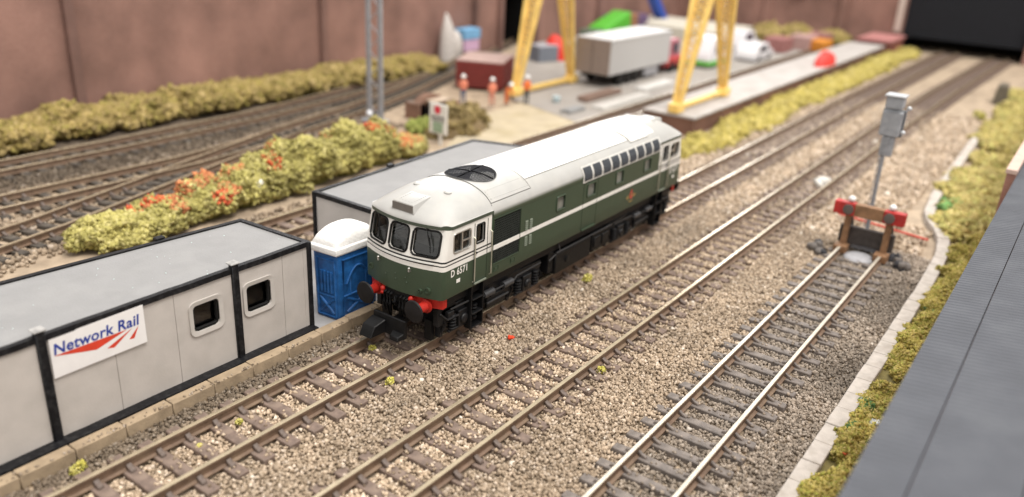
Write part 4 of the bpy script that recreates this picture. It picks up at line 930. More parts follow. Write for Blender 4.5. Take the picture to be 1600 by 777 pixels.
# grass strip on the right, along the kerb
L = []
for i in range(230):
    x = rnd.uniform(-20, 165); L.append((x, rnd.uniform(-82.5, -74.0), rnd.uniform(.1, .9), rnd.uniform(1.8, 4.2), rnd.uniform(1.4, 2.8), rnd.uniform(.8, 2.0)))
GP = [(x, y, 1.5, r_, (.11, .19, .07), .5) for x, y, r_ in ((40, -74.4, 2.2), (31, -74.2, 1.3), (88, -75, 2))]+[(21.5, -76.2, 2.2, .75, RED, 1.0), (34, -77, 2, .8, (.7, .72, .7), .7)]
tag(foam('grass_strip', L, 150000, .31, [(.40, .32, .09), (.45, .36, .11), (.33, .28, .07), (.48, .39, .15), (.31, .30, .07)], patches=GP, inner=.45), 'yellow-green foam grass between the right kerb and the dark roof', 'grass', kind='stuff')
q = MB(); q.box(-26, 165, -83.4, -73.2, -.45, .35); struct(q.build('grass_verge', pm('verge', (.17, .14, .05), .95, var=.4, bump=.5)))
L = [(rnd.uniform(150, 420), 0, 1, rnd.uniform(4, 9), rnd.uniform(3, 7), rnd.uniform(1, 2.6)) for i in range(170)]
L = [(x, (-66 if x < 190 else -62-(0 if x > 300 else 0))-rnd.uniform(0, 20)+max(0, (x-260))*.03, z, a, b, c) for x, _, z, a, b, c in L]
tag(foam('grass_strip', L, 24000, .9, [(.42, .345, .13), (.47, .39, .16), (.37, .31, .10), (.40, .37, .13)], patches=[(170, -62, 2, 7, (.16, .30, .10), .6)]), 'coarse olive foliage beyond the curved cream kerb at the right edge', 'grass', kind='stuff')
L = [(x, rnd.uniform(14.5, 27), .3, rnd.uniform(4, 9), rnd.uniform(3, 5), rnd.uniform(1.0, 2.6)) for x in np.linspace(168, 540, 190)]
L = [(x, (y if x > 200 else min(y, 24)), z, a, b, c) for x, y, z, a, b, c in L]
tag(foam('grass_strip', L, 26000, 1.0, [(.46, .38, .11), (.40, .34, .10), (.35, .29, .08), (.50, .42, .16)], patches=()), 'bright yellow-green foliage along the foot of the brick dock', 'grass', kind='stuff')
# loose tufts in the ballast
tc_ = [('small yellow tuft between the rails below the locomotive buffers', 8-8, 3, .9), ('yellow tuft beside the rail in front of the locomotive', -6.2, -7.3, .9), ('pale yellow tuft just right of the middle track', 21.0, -33.5, .9), ('yellow-green tuft beyond the fuel tank beside the track', 54, -10.5, 1.3),
       ('yellow tuft at the lower left beside the beige kerb', -51.5, 9.6, 1.3), ('green speck tuft between the sleepers at lower left', -37.5, 1.5, .5), ('yellow tuft behind the far end of the locomotive', 117, 8, 3.2), ('tiny green tuft between the rails near the kerb sign', -30, 2.2, .6), ('dry tuft on the far ballast beyond the signal', 330, -52, 4)]
for lb, x, y, r_ in tc_:
    tag(foam('grass_tuft', [(x, y, .5, r_, r_*.8, r_*.8)], 110, .2*r_**.6, [(.52, .46, .10), (.60, .54, .20), (.42, .40, .09)], base=(x, y, 0)), lb, 'tuft', 'loose tufts in the ballast')
tag(scatter('scrap', np.array([(20, -13.6, .5), (20.6, -13.8, .5), (20.4, -13.3, .6)]), [.45, .4, .3], [(.75, .07, .03)]*3, foam_m, base=(20, -13.6, 0)), 'tiny bright red scrap on the ballast between the tracks', 'scrap')

# ------------------------------------------------------------------ dark ribbed roof at lower right
rf = thing('ribbed_building', 'dark grey building with a ribbed roof in the lower right corner', 'building', (40, -110, 0))
roof_m = pm('dark slate card', (.066, .070, .083), .6, spec=.35, var=.12, scale=1.5, bump=.15, bscale=20, dirt=(.085, .09, .10), dirt_scale=1.5, dirt_amt=.5, rvar=.1)
q = MB(); RZ = 24.2
prof = []
def RZf(y): return RZ+(-82.3-y)*.12
q.box(-90, 150, -160, -82.6, 0, RZ-.8); q.build('wall', brick_mat('right brick', (.30, .14, .10), (.36, .18, .13), (.3, .25, .2), 6.), rf)
for k, (y0, y1) in enumerate(((-87.6, -82.3), (-97, -87.75), (-160, -97.15))):
    q = MB(); q.hexa([(-90, y0, RZf(y0)-.8), (150, y0, RZf(y0)-.8), (150, y1, RZf(y1)-.8), (-90, y1, RZf(y1)-.8), (-90, y0, RZf(y0)), (150, y0, RZf(y0)), (150, y1, RZf(y1)), (-90, y1, RZf(y1))]); o = q.build('roof_sheet', roof_m, rf)
    q = MB(); x = -60
    while x < 150:
        q.add([(x, y0, RZf(y0)), (x+.5, y0, RZf(y0)), (x+.25, y0, RZf(y0)+.11), (x, y1, RZf(y1)), (x+.5, y1, RZf(y1)), (x+.25, y1, RZf(y1)+.11)], [(0, 3, 5, 2), (2, 5, 4, 1), (0, 2, 1), (3, 4, 5)]); x += 1.15
    q.build('rib', roof_m, o, fix=False)['kind'] = 'stuff'
pw = thing('parapet_wall', 'low reddish brick wall beyond the dark ribbed roof at the right edge', 'wall', (200, -84, 0))
MB().box(128, 420, -82.2, -80.2, -.5, 24.6).build('wall', brick_mat('pink brick', (.36, .17, .13), (.42, .21, .16), (.35, .27, .22), 6.), pw)
MB().box(127.6, 420, -82.25, -79.9, 24.6, 25.6).build('coping', pm('coping', (.50, .36, .30), .85), pw)

# ------------------------------------------------------------------ buffer stop and signal
bs = thing('buffer_stop', 'buffer stop with a red and tan beam at the end of the siding', 'buffer stop', (116, -54.9, 0))
beam_red = pm('stop red', (.42, .022, .018), .5, var=.25, scale=4, dirt=(.20, .02, .015), dirt_scale=3, dirt_amt=.6); timber = pm('stop timber', (.24, .13, .065), .75, var=.25, scale=6)
MB().box(113.0, 115.2, -51.4, -46.4, 10.2, 13.4).build('beam_end', beam_red, bs, bevel=.15); MB().box(113.0, 115.2, -63.2, -58.2, 10.2, 13.4).build('beam_end', beam_red, bs, bevel=.15); MB().box(113.1, 115.1, -58.2, -51.4, 10.25, 13.35).build('beam_middle', timber, bs, bevel=.1)
for s in (-1, 1):
    y = -54.9+s*G
    q = MB(); q.hexa([(114, y-.7, 1.8), (115.6, y-.7, 1.8), (115.6, y+.7, 1.8), (114, y+.7, 1.8), (114.2, y-.7, 13), (115.6, y-.7, 13), (115.6, y+.7, 13), (114.2, y+.7, 13)]); q.build('upright', timber, bs, bevel=.1)
    q = MB(); q.tube([(126, y, .6), (121, y, 5), (115.2, y, 11.6)], .55, 6); q.build('brace', sleeper_d, bs, smooth=60)
    q = MB(); q.lathe((113.4, y, 11.9), [(.5, 0), (.55, .8), (1.3, .9), (1.3, 1.2), (.2, 1.3)], ax=(-1, 0, 0), n=14); q.build('buffer_pad', pm('dull silver', (.10, .08, .07), .6), bs, smooth=40)
    q = MB(); q.ball((114.4, y, 14.2), .9, 7, sq=(1, 1, .9)); q.build('stop_lamp', pm('lamp white', (.72, .71, .70), .5), bs, smooth=70)
    q = MB(); q.box(111.6, 115, y-1.6, y+1.6, .5, 2.4); q.build('rail_clamp', timber, bs, bevel=.15)
q = MB(); q.box(115.7, 117.0, -61.5, -48.3, 2.2, 6.8); q.build('cross_tie', pm('stop dark timber', (.06, .05, .045), .8, var=.3), bs, bevel=.2)
MB().box(117.2, 121, -60.5, -49.3, .5, 4.5).build('ballast_box', pm('stop grey', (.30, .30, .32), .85, var=.25, bump=.4), bs, bevel=.3)
for (x, y, sx, lb) in ((111.5, -44.8, 2.6, 'dark lump of coal on the left of the buffer stop'), (108.5, -46.4, 1.7, 'small dark lump beside the left rail before the buffer stop'), (112.5, -65.0, 2.3, 'dark lump of rubble right of the buffer stop'), (117, -62.3, 2.0, 'grey lump of rubble behind the right end of the red beam')):
    tag(scatter('rubble_lump', np.array([(x+rnd.uniform(-sx, sx)*.6, y+rnd.uniform(-sx, sx)*.6, rnd.uniform(.3, sx*.6)) for _ in range(9)]), [sx*.5]*9, [(.035, .035, .04)]*5+[(.14, .125, .115)]*4, stone_m, base=(x, y, 0)), lb, 'rubble', 'rubble round the buffer stop')
sd = thing('sand_heap', 'pale grey sand heap between the rails at the buffer stop', 'sand heap', (116, -54.9, 0)); q = MB(); q.ball((112.0, -54.9, .2), 1, 10, sq=(4, 3.6, 1.2)); q.build('heap', pm('white sand', (.36, .36, .38), .9, bump=.6, bscale=12), sd, smooth=80)
cr2 = tag(MB().cyl((141, -42, 1.3), (136, -66.5, 1.3), .35, n=8).build('rod', pm('rod red', (.55, .09, .06), .6), at=(138, -54, 0)), 'thin red rod lying on the ground behind the buffer stop', 'rod')
sig = thing('signal', 'grey colour-light signal on a thin post behind the buffer stop', 'signal', (122, -53.6, 0)); sgm = pm('signal grey', (.30, .31, .33), .45, metal=.25, var=.15); sgd = pm('signal dark', (.13, .135, .145), .5)
q = MB(); q.cyl((122, -53.7, -.4), (122, -53.3, 25), .55, .5, 10); q.build('post', sgm, sig, smooth=50)
q = MB(); q.box(121.2, 123, -55.3, -52.3, 24.6, 29.6); q.build('junction_box', sgm, sig, bevel=.2)
q = MB(); q.box(120.9, 123.4, -55.9, -51.3, 29.6, 35.8); q.build('signal_head', sgm, sig, bevel=.3)
q = MB(); q.box(123.2, 124.4, -56.3, -51.0, 29.4, 36.0); q.build('backboard', sgd, sig, bevel=.1)
q = MB(); q.box(120.4, 124, -55.6, -51.6, 36.6, 39.4); q.build('route_box', sgm, sig, bevel=.25)
q = MB(); q.box(120.0, 124.4, -55.9, -51.2, 39.4, 39.9); q.build('hood', pm('signal pale', (.5, .51, .53), .4, metal=.4), sig, bevel=.1)
q = MB()
for s in (-.5, .5): q.tube([(120.2, -53.6+s*1.2, 0), (120.6, -53.4+s*1.2, 30)], .12, 4)
for k in range(14): q.tube([(120.3, -54.2, 2+k*2), (120.3, -53.0, 2+k*2)], .1, 4)
q.build('ladder', sgm, sig, fix=False)
for (y, z) in ((-57.0, 37), (-56.8, 31)): MB().ball((121.6, y, z), .6, 6).build('bracket', pm('signal pale', (.5, .51, .53), .4), sig, smooth=70)
tag(scatter('stone', np.array([(170, -28.4, 1), (172.5, -29.2, 1), (167.6, -28.6, .7)]), [2.4, 1.9, 1.7], [(.62, .60, .56)]*3, stone_m, base=(170, -28.7, 0)), 'pale stone lying between the rails of the middle track', 'stone')

# ------------------------------------------------------------------ lattice mast, notice board, culvert
ms = thing('lattice_mast', 'tall grey lattice mast rising above the bushes', 'mast', (124, 125, 0)); mm = pm('galvanised', (.36, .37, .40), .45, metal=.4, var=.12)
mast = [(124.0, 127.6), (124.8, 122.4)]
q = MB()
for i, (x, y) in enumerate(mast): MB().box(x-.5, x+.5, y-.85, y+.85, -.4, 95).build('leg', mm, ms)
for k in range(18):
    z = 2+k*5
    for a, b in zip(mast, mast[1:]):
        p, r_ = (a, b) if k % 2 else (b, a)
        MBt = MB(); MBt.tube([(*p, z), (*r_, z+5)], .2, 4); q.v, q.f, q.m = q.v, q.f, q.m; n0 = len(q.v); q.v += MBt.v; q.f += [tuple(i+n0 for i in f) for f in MBt.f]; q.m += MBt.m
q.build('lacing', mm, ms, fix=False)['kind'] = 'stuff'
MB().box(121.5, 127.5, 120.6, 129.6, -.4, 1.3).build('footing', pm('footing', (.33, .34, .37), .8), ms, bevel=.2); MB().ball((121, 124.6, 4.2), 1.2, 6).build('insulator', pm('insulator', (.7, .72, .76), .3), ms, smooth=70)
nb_ = thing('notice_board', 'white notice board with a red disc and green panel on a post', 'sign', (119, 89.3, 0)); nbw = pm('notice white', (.68, .66, .62), .6)
MB().box(118.8, 119.6, 85.6, 93.3, 3.4, 13.9).build('board', nbw, nb_, bevel=.1); MB().box(119.0, 119.7, 88.0, 89.2, -.4, 3.6).build('post', nbw, nb_); 
q = MB(); q.lathe((118.8, 89.6, 11.9), [(1.45, 0), (1.45, .1), (.1, .12)], ax=(-1, 0, 0), n=18); q.build('red_disc', pm('notice red', (.60, .03, .06), .5), nb_)
MB().box(118.66, 118.8, 87.2, 91.6, 4.0, 7.6).build('green_panel', pm('notice green', (.27, .36, .25), .6), nb_); MB().box(118.7, 118.8, 86.4, 92.4, 8.0, 8.35).build('rule_line', trim_m, nb_)
for i in range(6): MB().box(118.68, 118.8, 86.6+i*1.0, 87.2+i*1.0, 8.9, 9.7).build('printed_letter', trim_m, nb_)
cv = thing('brick_culvert', 'small brown brick culvert with a dark arched mouth, left of the workers', 'culvert', (150, 117, 0)); cvm = brick_mat('culvert brick', (.19, .10, .065), (.24, .13, .09), (.2, .15, .12), 5.)
MB().box(140, 144, 117, 124.5, -.4, 6).build('wing_wall', cvm, cv, bevel=.2); MB().box(152, 156, 110, 117, -.4, 6.5).build('wing_wall', cvm, cv, bevel=.2)
q = MB(); q.prism([(-4+148+4*1.0*math.cos(t)*1.6, 0) for t in ()] or [(141, 0), (155, 0), (155, 6), (152, 8.2), (148, 9), (144, 8.2), (141, 6)], 'y', 117, 121); q.build('arch_wall', cvm, cv)
q = MB(); q.prism([(143.5, 0), (152.5, 0), (152.5, 4), (150.5, 6.2), (148, 7), (145.5, 6.2), (143.5, 4)], 'y', 116.8, 117.2); q.build('mouth', blackm, cv); MB().box(144, 153, 112, 119, 6.6, 7.3).build('top_slab', pm('slab', (.45, .36, .28), .9), cv)

# ------------------------------------------------------------------ gantry crane
gc = thing('gantry_crane', 'tall yellow gantry crane straddling the yard track', 'crane', (225, 76, 0)); yel = pm('crane yellow', (.80, .55, .16), .55, var=.15, scale=2, dirt=(.62, .38, .10), dirt_scale=1.5, dirt_amt=.4); yeld = pm('crane ochre', (.55, .30, .06), .55, var=.15)
for (yy_, zf_, mt) in ((115.5, 1.0, yel), (38.5, 7.0, yel)):
    for (xf, dirn) in ((201.5, 1), (248, -1)):
        top = Vector((224.75-dirn*2.5, yy_, 82)); foot = Vector((xf, yy_, zf_+1.5)); q = MB()
        def leg(u, sy): p = foot.lerp(top, u); wv = 1.0+4.6*u; return (p.x, p.y+sy*wv, p.z)
        for sy in (-1, 1):
            q2_ = MB()
            a0, a1 = Vector(leg(0, sy)), Vector(leg(1, sy)); tk = .8
            q2_.hexa([(a0.x-tk, a0.y-tk, a0.z), (a0.x+tk, a0.y-tk, a0.z), (a0.x+tk, a0.y+tk, a0.z), (a0.x-tk, a0.y+tk, a0.z), (a1.x-tk*1.5, a1.y-tk*1.3, a1.z), (a1.x+tk*1.5, a1.y-tk*1.3, a1.z), (a1.x+tk*1.5, a1.y+tk*1.3, a1.z), (a1.x-tk*1.5, a1.y+tk*1.3, a1.z)]); q2_.build('leg', mt, gc)
        for k in range(26):
            u0, u1 = k/26, (k+1)/26; q.tube([leg(u0, -1), leg(u1, 1)], .42, 4); q.tube([leg(u0, 1), leg(u1, -1)], .42, 4); q.tube([leg(u1, -1), leg(u1, 1)], .42, 4)
        q.build('lacing', mt, gc, fix=False)['kind'] = 'stuff'
        MB().box(xf-3.2, xf+3.2, yy_-2.3, yy_+2.3, zf_+.3, zf_+3.8).build('foot', mt, gc, bevel=.4)
    MB().box(203, 246, yy_-1.0, yy_+1.0, zf_+1.0, zf_+2.9).build('ground_beam', mt, gc, bevel=.2)
    MB().box(217, 233, yy_-6.5, yy_+6.5, 80, 84).build('leg_head', mt, gc)
for x in (218.5, 231): MB().box(x-1.6, x+1.6, 20, 135, 84, 93).build('main_girder', yel, gc)
MB().box(214, 236, 70, 84, 93, 99).build('trolley', yeld, gc)

# ------------------------------------------------------------------ yard: trailer, containers, vehicles
tr = thing('box_trailer', 'pale grey box trailer parked under the yellow gantry crane', 'trailer', (280, 105, 1)); trw = pm('trailer white', (.47, .465, .46), .55, var=.03); trb = pm('trailer rear shade', (.27, .215, .185), .65, var=.06)  # rear face coloured darker to imitate the shade on that side
MB().box(248.4, 312, 95, 114.5, 7, 23.6).build('body', trw, tr, bevel=.25); MB().box(248.0, 248.5, 95.4, 114.1, 7.3, 23.2).build('rear_door', trb, tr); MB().box(247.9, 248.05, 104.7, 104.9, 7.4, 23).build('door_gap', trim_m, tr)
MB().box(250, 310, 98, 111.5, 5.2, 7).build('chassis', blackm, tr); MB().box(248.4, 312.1, 94.85, 95.0, 22.4, 22.7).build('roof_rail', pm('rail grey', (.45, .44, .43), .5), tr)
for x in (262, 270, 278):
    for y in (97, 112.5):
        q = MB(); q.lathe((x, y-1.2, 4.2), [(1.0, 0), (3.2, 0), (3.3, .3), (3.3, 2.1), (3.2, 2.4), (1.0, 2.4)], ax=(0, 1, 0), n=18); q.build('wheel', rubber, tr, smooth=35)
MB().box(303, 305, 97.5, 99, .95, 6).build('landing_leg', pm('leg steel', (.3, .3, .32), .5), tr); MB().box(286, 300, 95.4, 97.0, 2.6, 6.6).build('side_locker', pm('leg steel', (.3, .3, .32), .5), tr)
ct = pm('trailer tractor purple', (.40, .12, .15), .5)
tv = thing('lorry_cab', 'red and purple lorry cab just in front of the grey trailer', 'lorry', (322, 104, 1)); MB().hexa([(315, 96, 3), (329, 96, 3), (329, 113, 3), (315, 113, 3), (315, 96.5, 18), (326.5, 96.5, 18), (326.5, 112.5, 18), (315, 112.5, 18)]).build('cab', ct, tv, bevel=.6, smooth=40); MB().box(318.5, 324.5, 95.9, 96.6, 11, 16).build('side_window', pm('dark glass', (.03, .035, .05), .2), tv); MB().box(313, 330, 95.6, 113.4, 4.2, 9).build('bumper', pm('lorry red', (.5, .05, .05), .5), tv, bevel=.4)
for x in (318, 327):
    q = MB(); q.lathe((x, 95.4, 4), [(1, 0), (3, 0), (3.1, .3), (3.1, 2), (1, 2)], ax=(0, 1, 0), n=16); q.build('wheel', rubber, tv, smooth=35)
def container(name, label, a, b, c_, d, z0, h, mat, topmat, corr=0):
    t = thing(name, label, 'container', (a[0], a[1], z0)); MB().prism([a, b, c_, d], 'z', z0, z0+h).build('body', mat, t, bevel=.2); MB().prism([a, b, c_, d], 'z', z0+h+.02, z0+h+.5).build('roof', topmat, t)
    if corr:
        q = MB()
        for (p, r_) in ((a, b), (d, a)):
            P0 = Vector(p); dv = Vector(r_)-P0; L_ = dv.length; dv.normalize(); nn = Vector((dv.y, -dv.x))
            for k in range(int(L_/1.6)):
                u = P0+dv*(.6+k*1.6); e_ = u+dv*.8; q.prism([(u.x-nn.x*.1, u.y-nn.y*.1), (e_.x-nn.x*.1, e_.y-nn.y*.1), (e_.x+nn.x*.35, e_.y+nn.y*.35), (u.x+nn.x*.35, u.y+nn.y*.35)], 'z', z0+.6, z0+h-.6)
        q.build('corrugation', mat, t)['kind'] = 'stuff'
    return t
container('shipping_container', 'dark red shipping container behind the workers', (207.5, 127), (232, 138.5), (222, 158), (198.5, 147), .95, 11.6, pm('container red', (.17, .022, .018), .6, var=.15), pm('container top', (.42, .30, .27), .8, var=.15), 1)
container('equipment_case', 'small blue-grey box between the yellow crane legs', (283, 158), (296, 154), (301, 164), (288, 168), .95, 8, pm('case grey', (.17, .19, .23), .7), pm('case top', (.33, .33, .36), .7))
def blob(name, label, cat, c, sq, mat, squash=0.):
    t = thing(name, label, cat, c); q = MB(); q.ball((0, 0, 0), 1, 10)
    q.v = [(c[0]+sq[0]*x*(1+.12*noise.noise((x*2, y*2, z*2+c[0]))), c[1]+sq[1]*y*(1+.12*noise.noise((x*2+5, y*2, z*2))), c[2]+max(0, sq[2]*z*(1+.15*noise.noise((x*2, y*2+9, z*2)))) ) for x, y, z in q.v]
    q.build('cover', mat, t, smooth=80); return t
blob('tarpaulin_heap', 'red tarpaulin-covered heap behind the small blue-grey box', 'heap', (303, 160, .95), (9, 8, 13), pm('tarp red', (.60, .03, .015), .6))
blob('tarpaulin_heap', 'bright red mound on the end of the brick dock', 'heap', (381, 33.5, 7), (14, 4.5, 7.5), pm('mound red', (.68, .045, .035), .6, bump=.3))
gm = thing('plant_machine', 'bright green plant machine behind the grey trailer', 'machine', (372, 165, 1)); gmm = pm('machine green', (.07, .36, .02), .5)
MB().hexa([(352, 158, 4), (388, 158, 4), (388, 172, 4), (352, 172, 4), (356, 158.5, 14), (386, 158.5, 22), (386, 171.5, 22), (356, 171.5, 14)]).build('hood', gmm, gm, bevel=1.5, seg=3, smooth=50); MB().box(344, 354, 159, 171, 3, 13).build('counterweight', pm('machine dark', (.10, .13, .09), .6), gm, bevel=.6)
for y in (157, 173): MB().box(348, 388, y-2.5, y+2.5, .95, 5).build('crawler_track', rubber, gm, bevel=1.0, smooth=40)
MB().box(386, 400, 160, 170, 4, 20).build('cab', pm('machine rust', (.25, .12, .06), .6), gm, bevel=.8)
bj = thing('crane_jib', 'blue crane jib leaning down behind the grey trailer', 'jib', (480, 185, 1)); q = MB(); q.hexa([(487, 181, 3), (495, 181, 3), (495, 189, 3), (487, 189, 3), (440, 182, 46), (448, 182, 46), (448, 188, 46), (440, 188, 46)]); q.build('boom', pm('jib blue', (.02, .075, .40), .5), bj, bevel=.4); MB().box(474, 505, 177, 193, .95, 6).build('base', pm('jib base', (.06, .07, .2), .6), bj, bevel=.8)
pc = thing('wagon', 'dark purple-blue wagon between the green machine and the blue jib', 'wagon', (430, 185, 1)); MB().box(412, 446, 176, 194, 3, 15).build('body', pm('wagon purple', (.10, .06, .14), .6), pc, bevel=.6); MB().box(414, 444, 178, 192, .95, 3).build('chassis', blackm, pc)
def car(name, label, x, y, ln, wd, hb, hc, mat, low=None):
    t = thing(name, label, 'van' if hc > 9 else 'car', (x, y, .95)); q = MB(); x0, x1 = x-ln/2, x+ln/2
    q.prism([(x0, 2.2), (x1, 2.2), (x1, hb*.85), (x1-ln*.04, hb), (x1-ln*.22, hb+.4), (x1-ln*.34, hc), (x0+ln*.12, hc), (x0+ln*.02, hb), (x0, hb*.8)], 'y', y-wd/2, y+wd/2); q.build('body', mat, t, bevel=.5, seg=2, smooth=50)
    if low: MB().box(x0-.2, x1-ln*.2, y-wd/2-.2, y+wd/2+.2, 2.4, 5.4).build('lower_panel', low, t, bevel=.4)
    MB().box(x0+ln*.2, x1-ln*.42, y-wd/2-.1, y+wd/2+.1, hb+.3, hc-1).build('side_window', pm('dark glass', (.03, .035, .05), .2), t)
    for a in (.2, .8):
        for s in (-1, 1):
            q = MB(); q.lathe((x0+ln*a, y+s*(wd/2-.9), 3.0), [(.8, -.9), (2.0, -.9), (2.05, .7), (1.9, .9), (.8, .9)], ax=(0, s, 0), n=14); q.build('wheel', rubber, t, smooth=35)
    return t
car('van', 'tall white van with a green lower panel behind the right crane leg', 360, 92, 34, 14, 9, 17, pm('van white', (.72, .71, .74), .4), pm('van green', (.10, .42, .04), .5))
car('car', 'white car parked right of the crane leg in the yard', 404, 82, 30, 13, 6.5, 11, pm('car white', (.70, .69, .71), .4))
car('van', 'second white van standing farther back in the yard', 430, 101, 30, 13, 8, 14, pm('van pale', (.66, .65, .68), .4))
tag(MB().box(440, 500, 118, 196, .9, 9).build('platform', pm('pale platform', (.55, .52, .44), .85), at=(470, 160, 0)), 'low pale platform along the far end wall', 'platform')
for k, (x, y, c0) in enumerate(((452, 84, (.30, .13, .12)), (478, 76, (.40, .25, .23)), (500, 72, (.26, .12, .11)))):
    tag(MB().box(x-9, x+9, y-7, y+7, .95, 10).build('skip', pm(f'skip {k}', c0, .7), at=(x, y, 0), bevel=.5), ['dark red skip behind the white vehicles', 'pinkish skip beside the dark red one', 'brown skip at the right of the three'][k], 'skip', 'skips in the far yard')
tag(MB().prism([(470, 60), (492, 60), (488, 74), (474, 74)], 'z', .95, 8).build('digger', pm('digger orange', (.62, .24, .03), .6), at=(480, 66, 0), bevel=1.2, seg=2), 'small orange machine among the far yellow bushes', 'machine')
for i, (x, y) in enumerate(((515, 92), (520, 70), (500, 108))): bush(['yellowish bush at the far end wall, left of the orange machine', 'yellow-green bush behind the orange machine', 'tan bush near the low pale platform'][i], x, y, 18, 12, 12, 1500, 2.0, OL, group='bushes at the far end wall')
hu = thing('brick_hut', 'low dark red brick hut with a pinkish roof at the far end of the dock', 'hut', (525, 37, 0))
MB().box(504, 546, 27, 47, -.4, 8.5).build('wall', brick_mat('hut brick', (.20, .06, .05), (.25, .08, .06), (.2, .12, .1), 4.), hu, bevel=.3); MB().box(503, 547, 26, 48, 8.52, 10).build('roof', pm('hut roof', (.40, .17, .16), .8), hu)
# timber, concrete blocks, bags by the wall
for k, (x0, x1, y0, y1, z1, c0, nm, lb) in enumerate(((214, 246, 86, 92, 3.0, (.20, .13, .10), 'timber_stack', 'low brown timber stack in front of the grey trailer'), (189, 203, 79, 84, 2.6, (.26, .26, .26), 'concrete_block', 'dark grey concrete block near the crane foot'), (206, 252, 73, 79, 2.2, (.55, .53, .50), 'concrete_beam', 'long pale concrete beam beside the yard track'), (256, 290, 80, 86, 2.4, (.58, .57, .55), 'concrete_beam', 'shorter pale concrete beam nearer the trailer wheels'))):
    t = thing(nm, lb, nm.replace('_', ' '), (x0, y0, .9)); mt = pm(f'yard stuff {k}', c0, .85, var=.15, bump=.3)
    for j in range(3): MB().box(x0+rnd.uniform(0, 2), x1-rnd.uniform(0, 2), y0+(y1-y0)*j/3+.1, y0+(y1-y0)*(j+1)/3-.1, .9, z1-rnd.uniform(0, .5)).build('length', mt, t, bevel=.15)
bg_ = blob('canvas_bag', 'tall lumpy white canvas bag leaning on the brown wall', 'bag', (251, 196, .5), (5.5, 4, 24), pm('bag white', (.50, .465, .44), .8, var=.15))
q = MB(); q.ball((256, 195, 7), 1, 8, sq=(4.5, 4, 9)); q.build('fold', MATS['bag white'], bg_, smooth=80)
bx = thing('poster_box', 'pink and blue box beside the tall white bag at the wall', 'box', (268, 197, .5)); MB().box(262, 275, 193, 200, 4, 10.5).build('lower_box', pm('box pink', (.55, .36, .52), .7), bx, bevel=.3); MB().box(261.5, 275.5, 192.6, 200.4, 10.5, 16).build('lid', pm('box blue', (.16, .36, .58), .7), bx, bevel=.3); MB().box(262, 275, 193, 200, -.5, 4).build('pallet', pm('pallet', (.3, .22, .15), .8), bx)
tag(MB().prism([(556-8, 100), (548, 100), (548, 110), (545, 108)], 'z', 30, 46).build('banner', pm('banner blue', (.14, .20, .50), .7), at=(547, 105, 30)), 'blue banner high on the far end wall', 'banner')

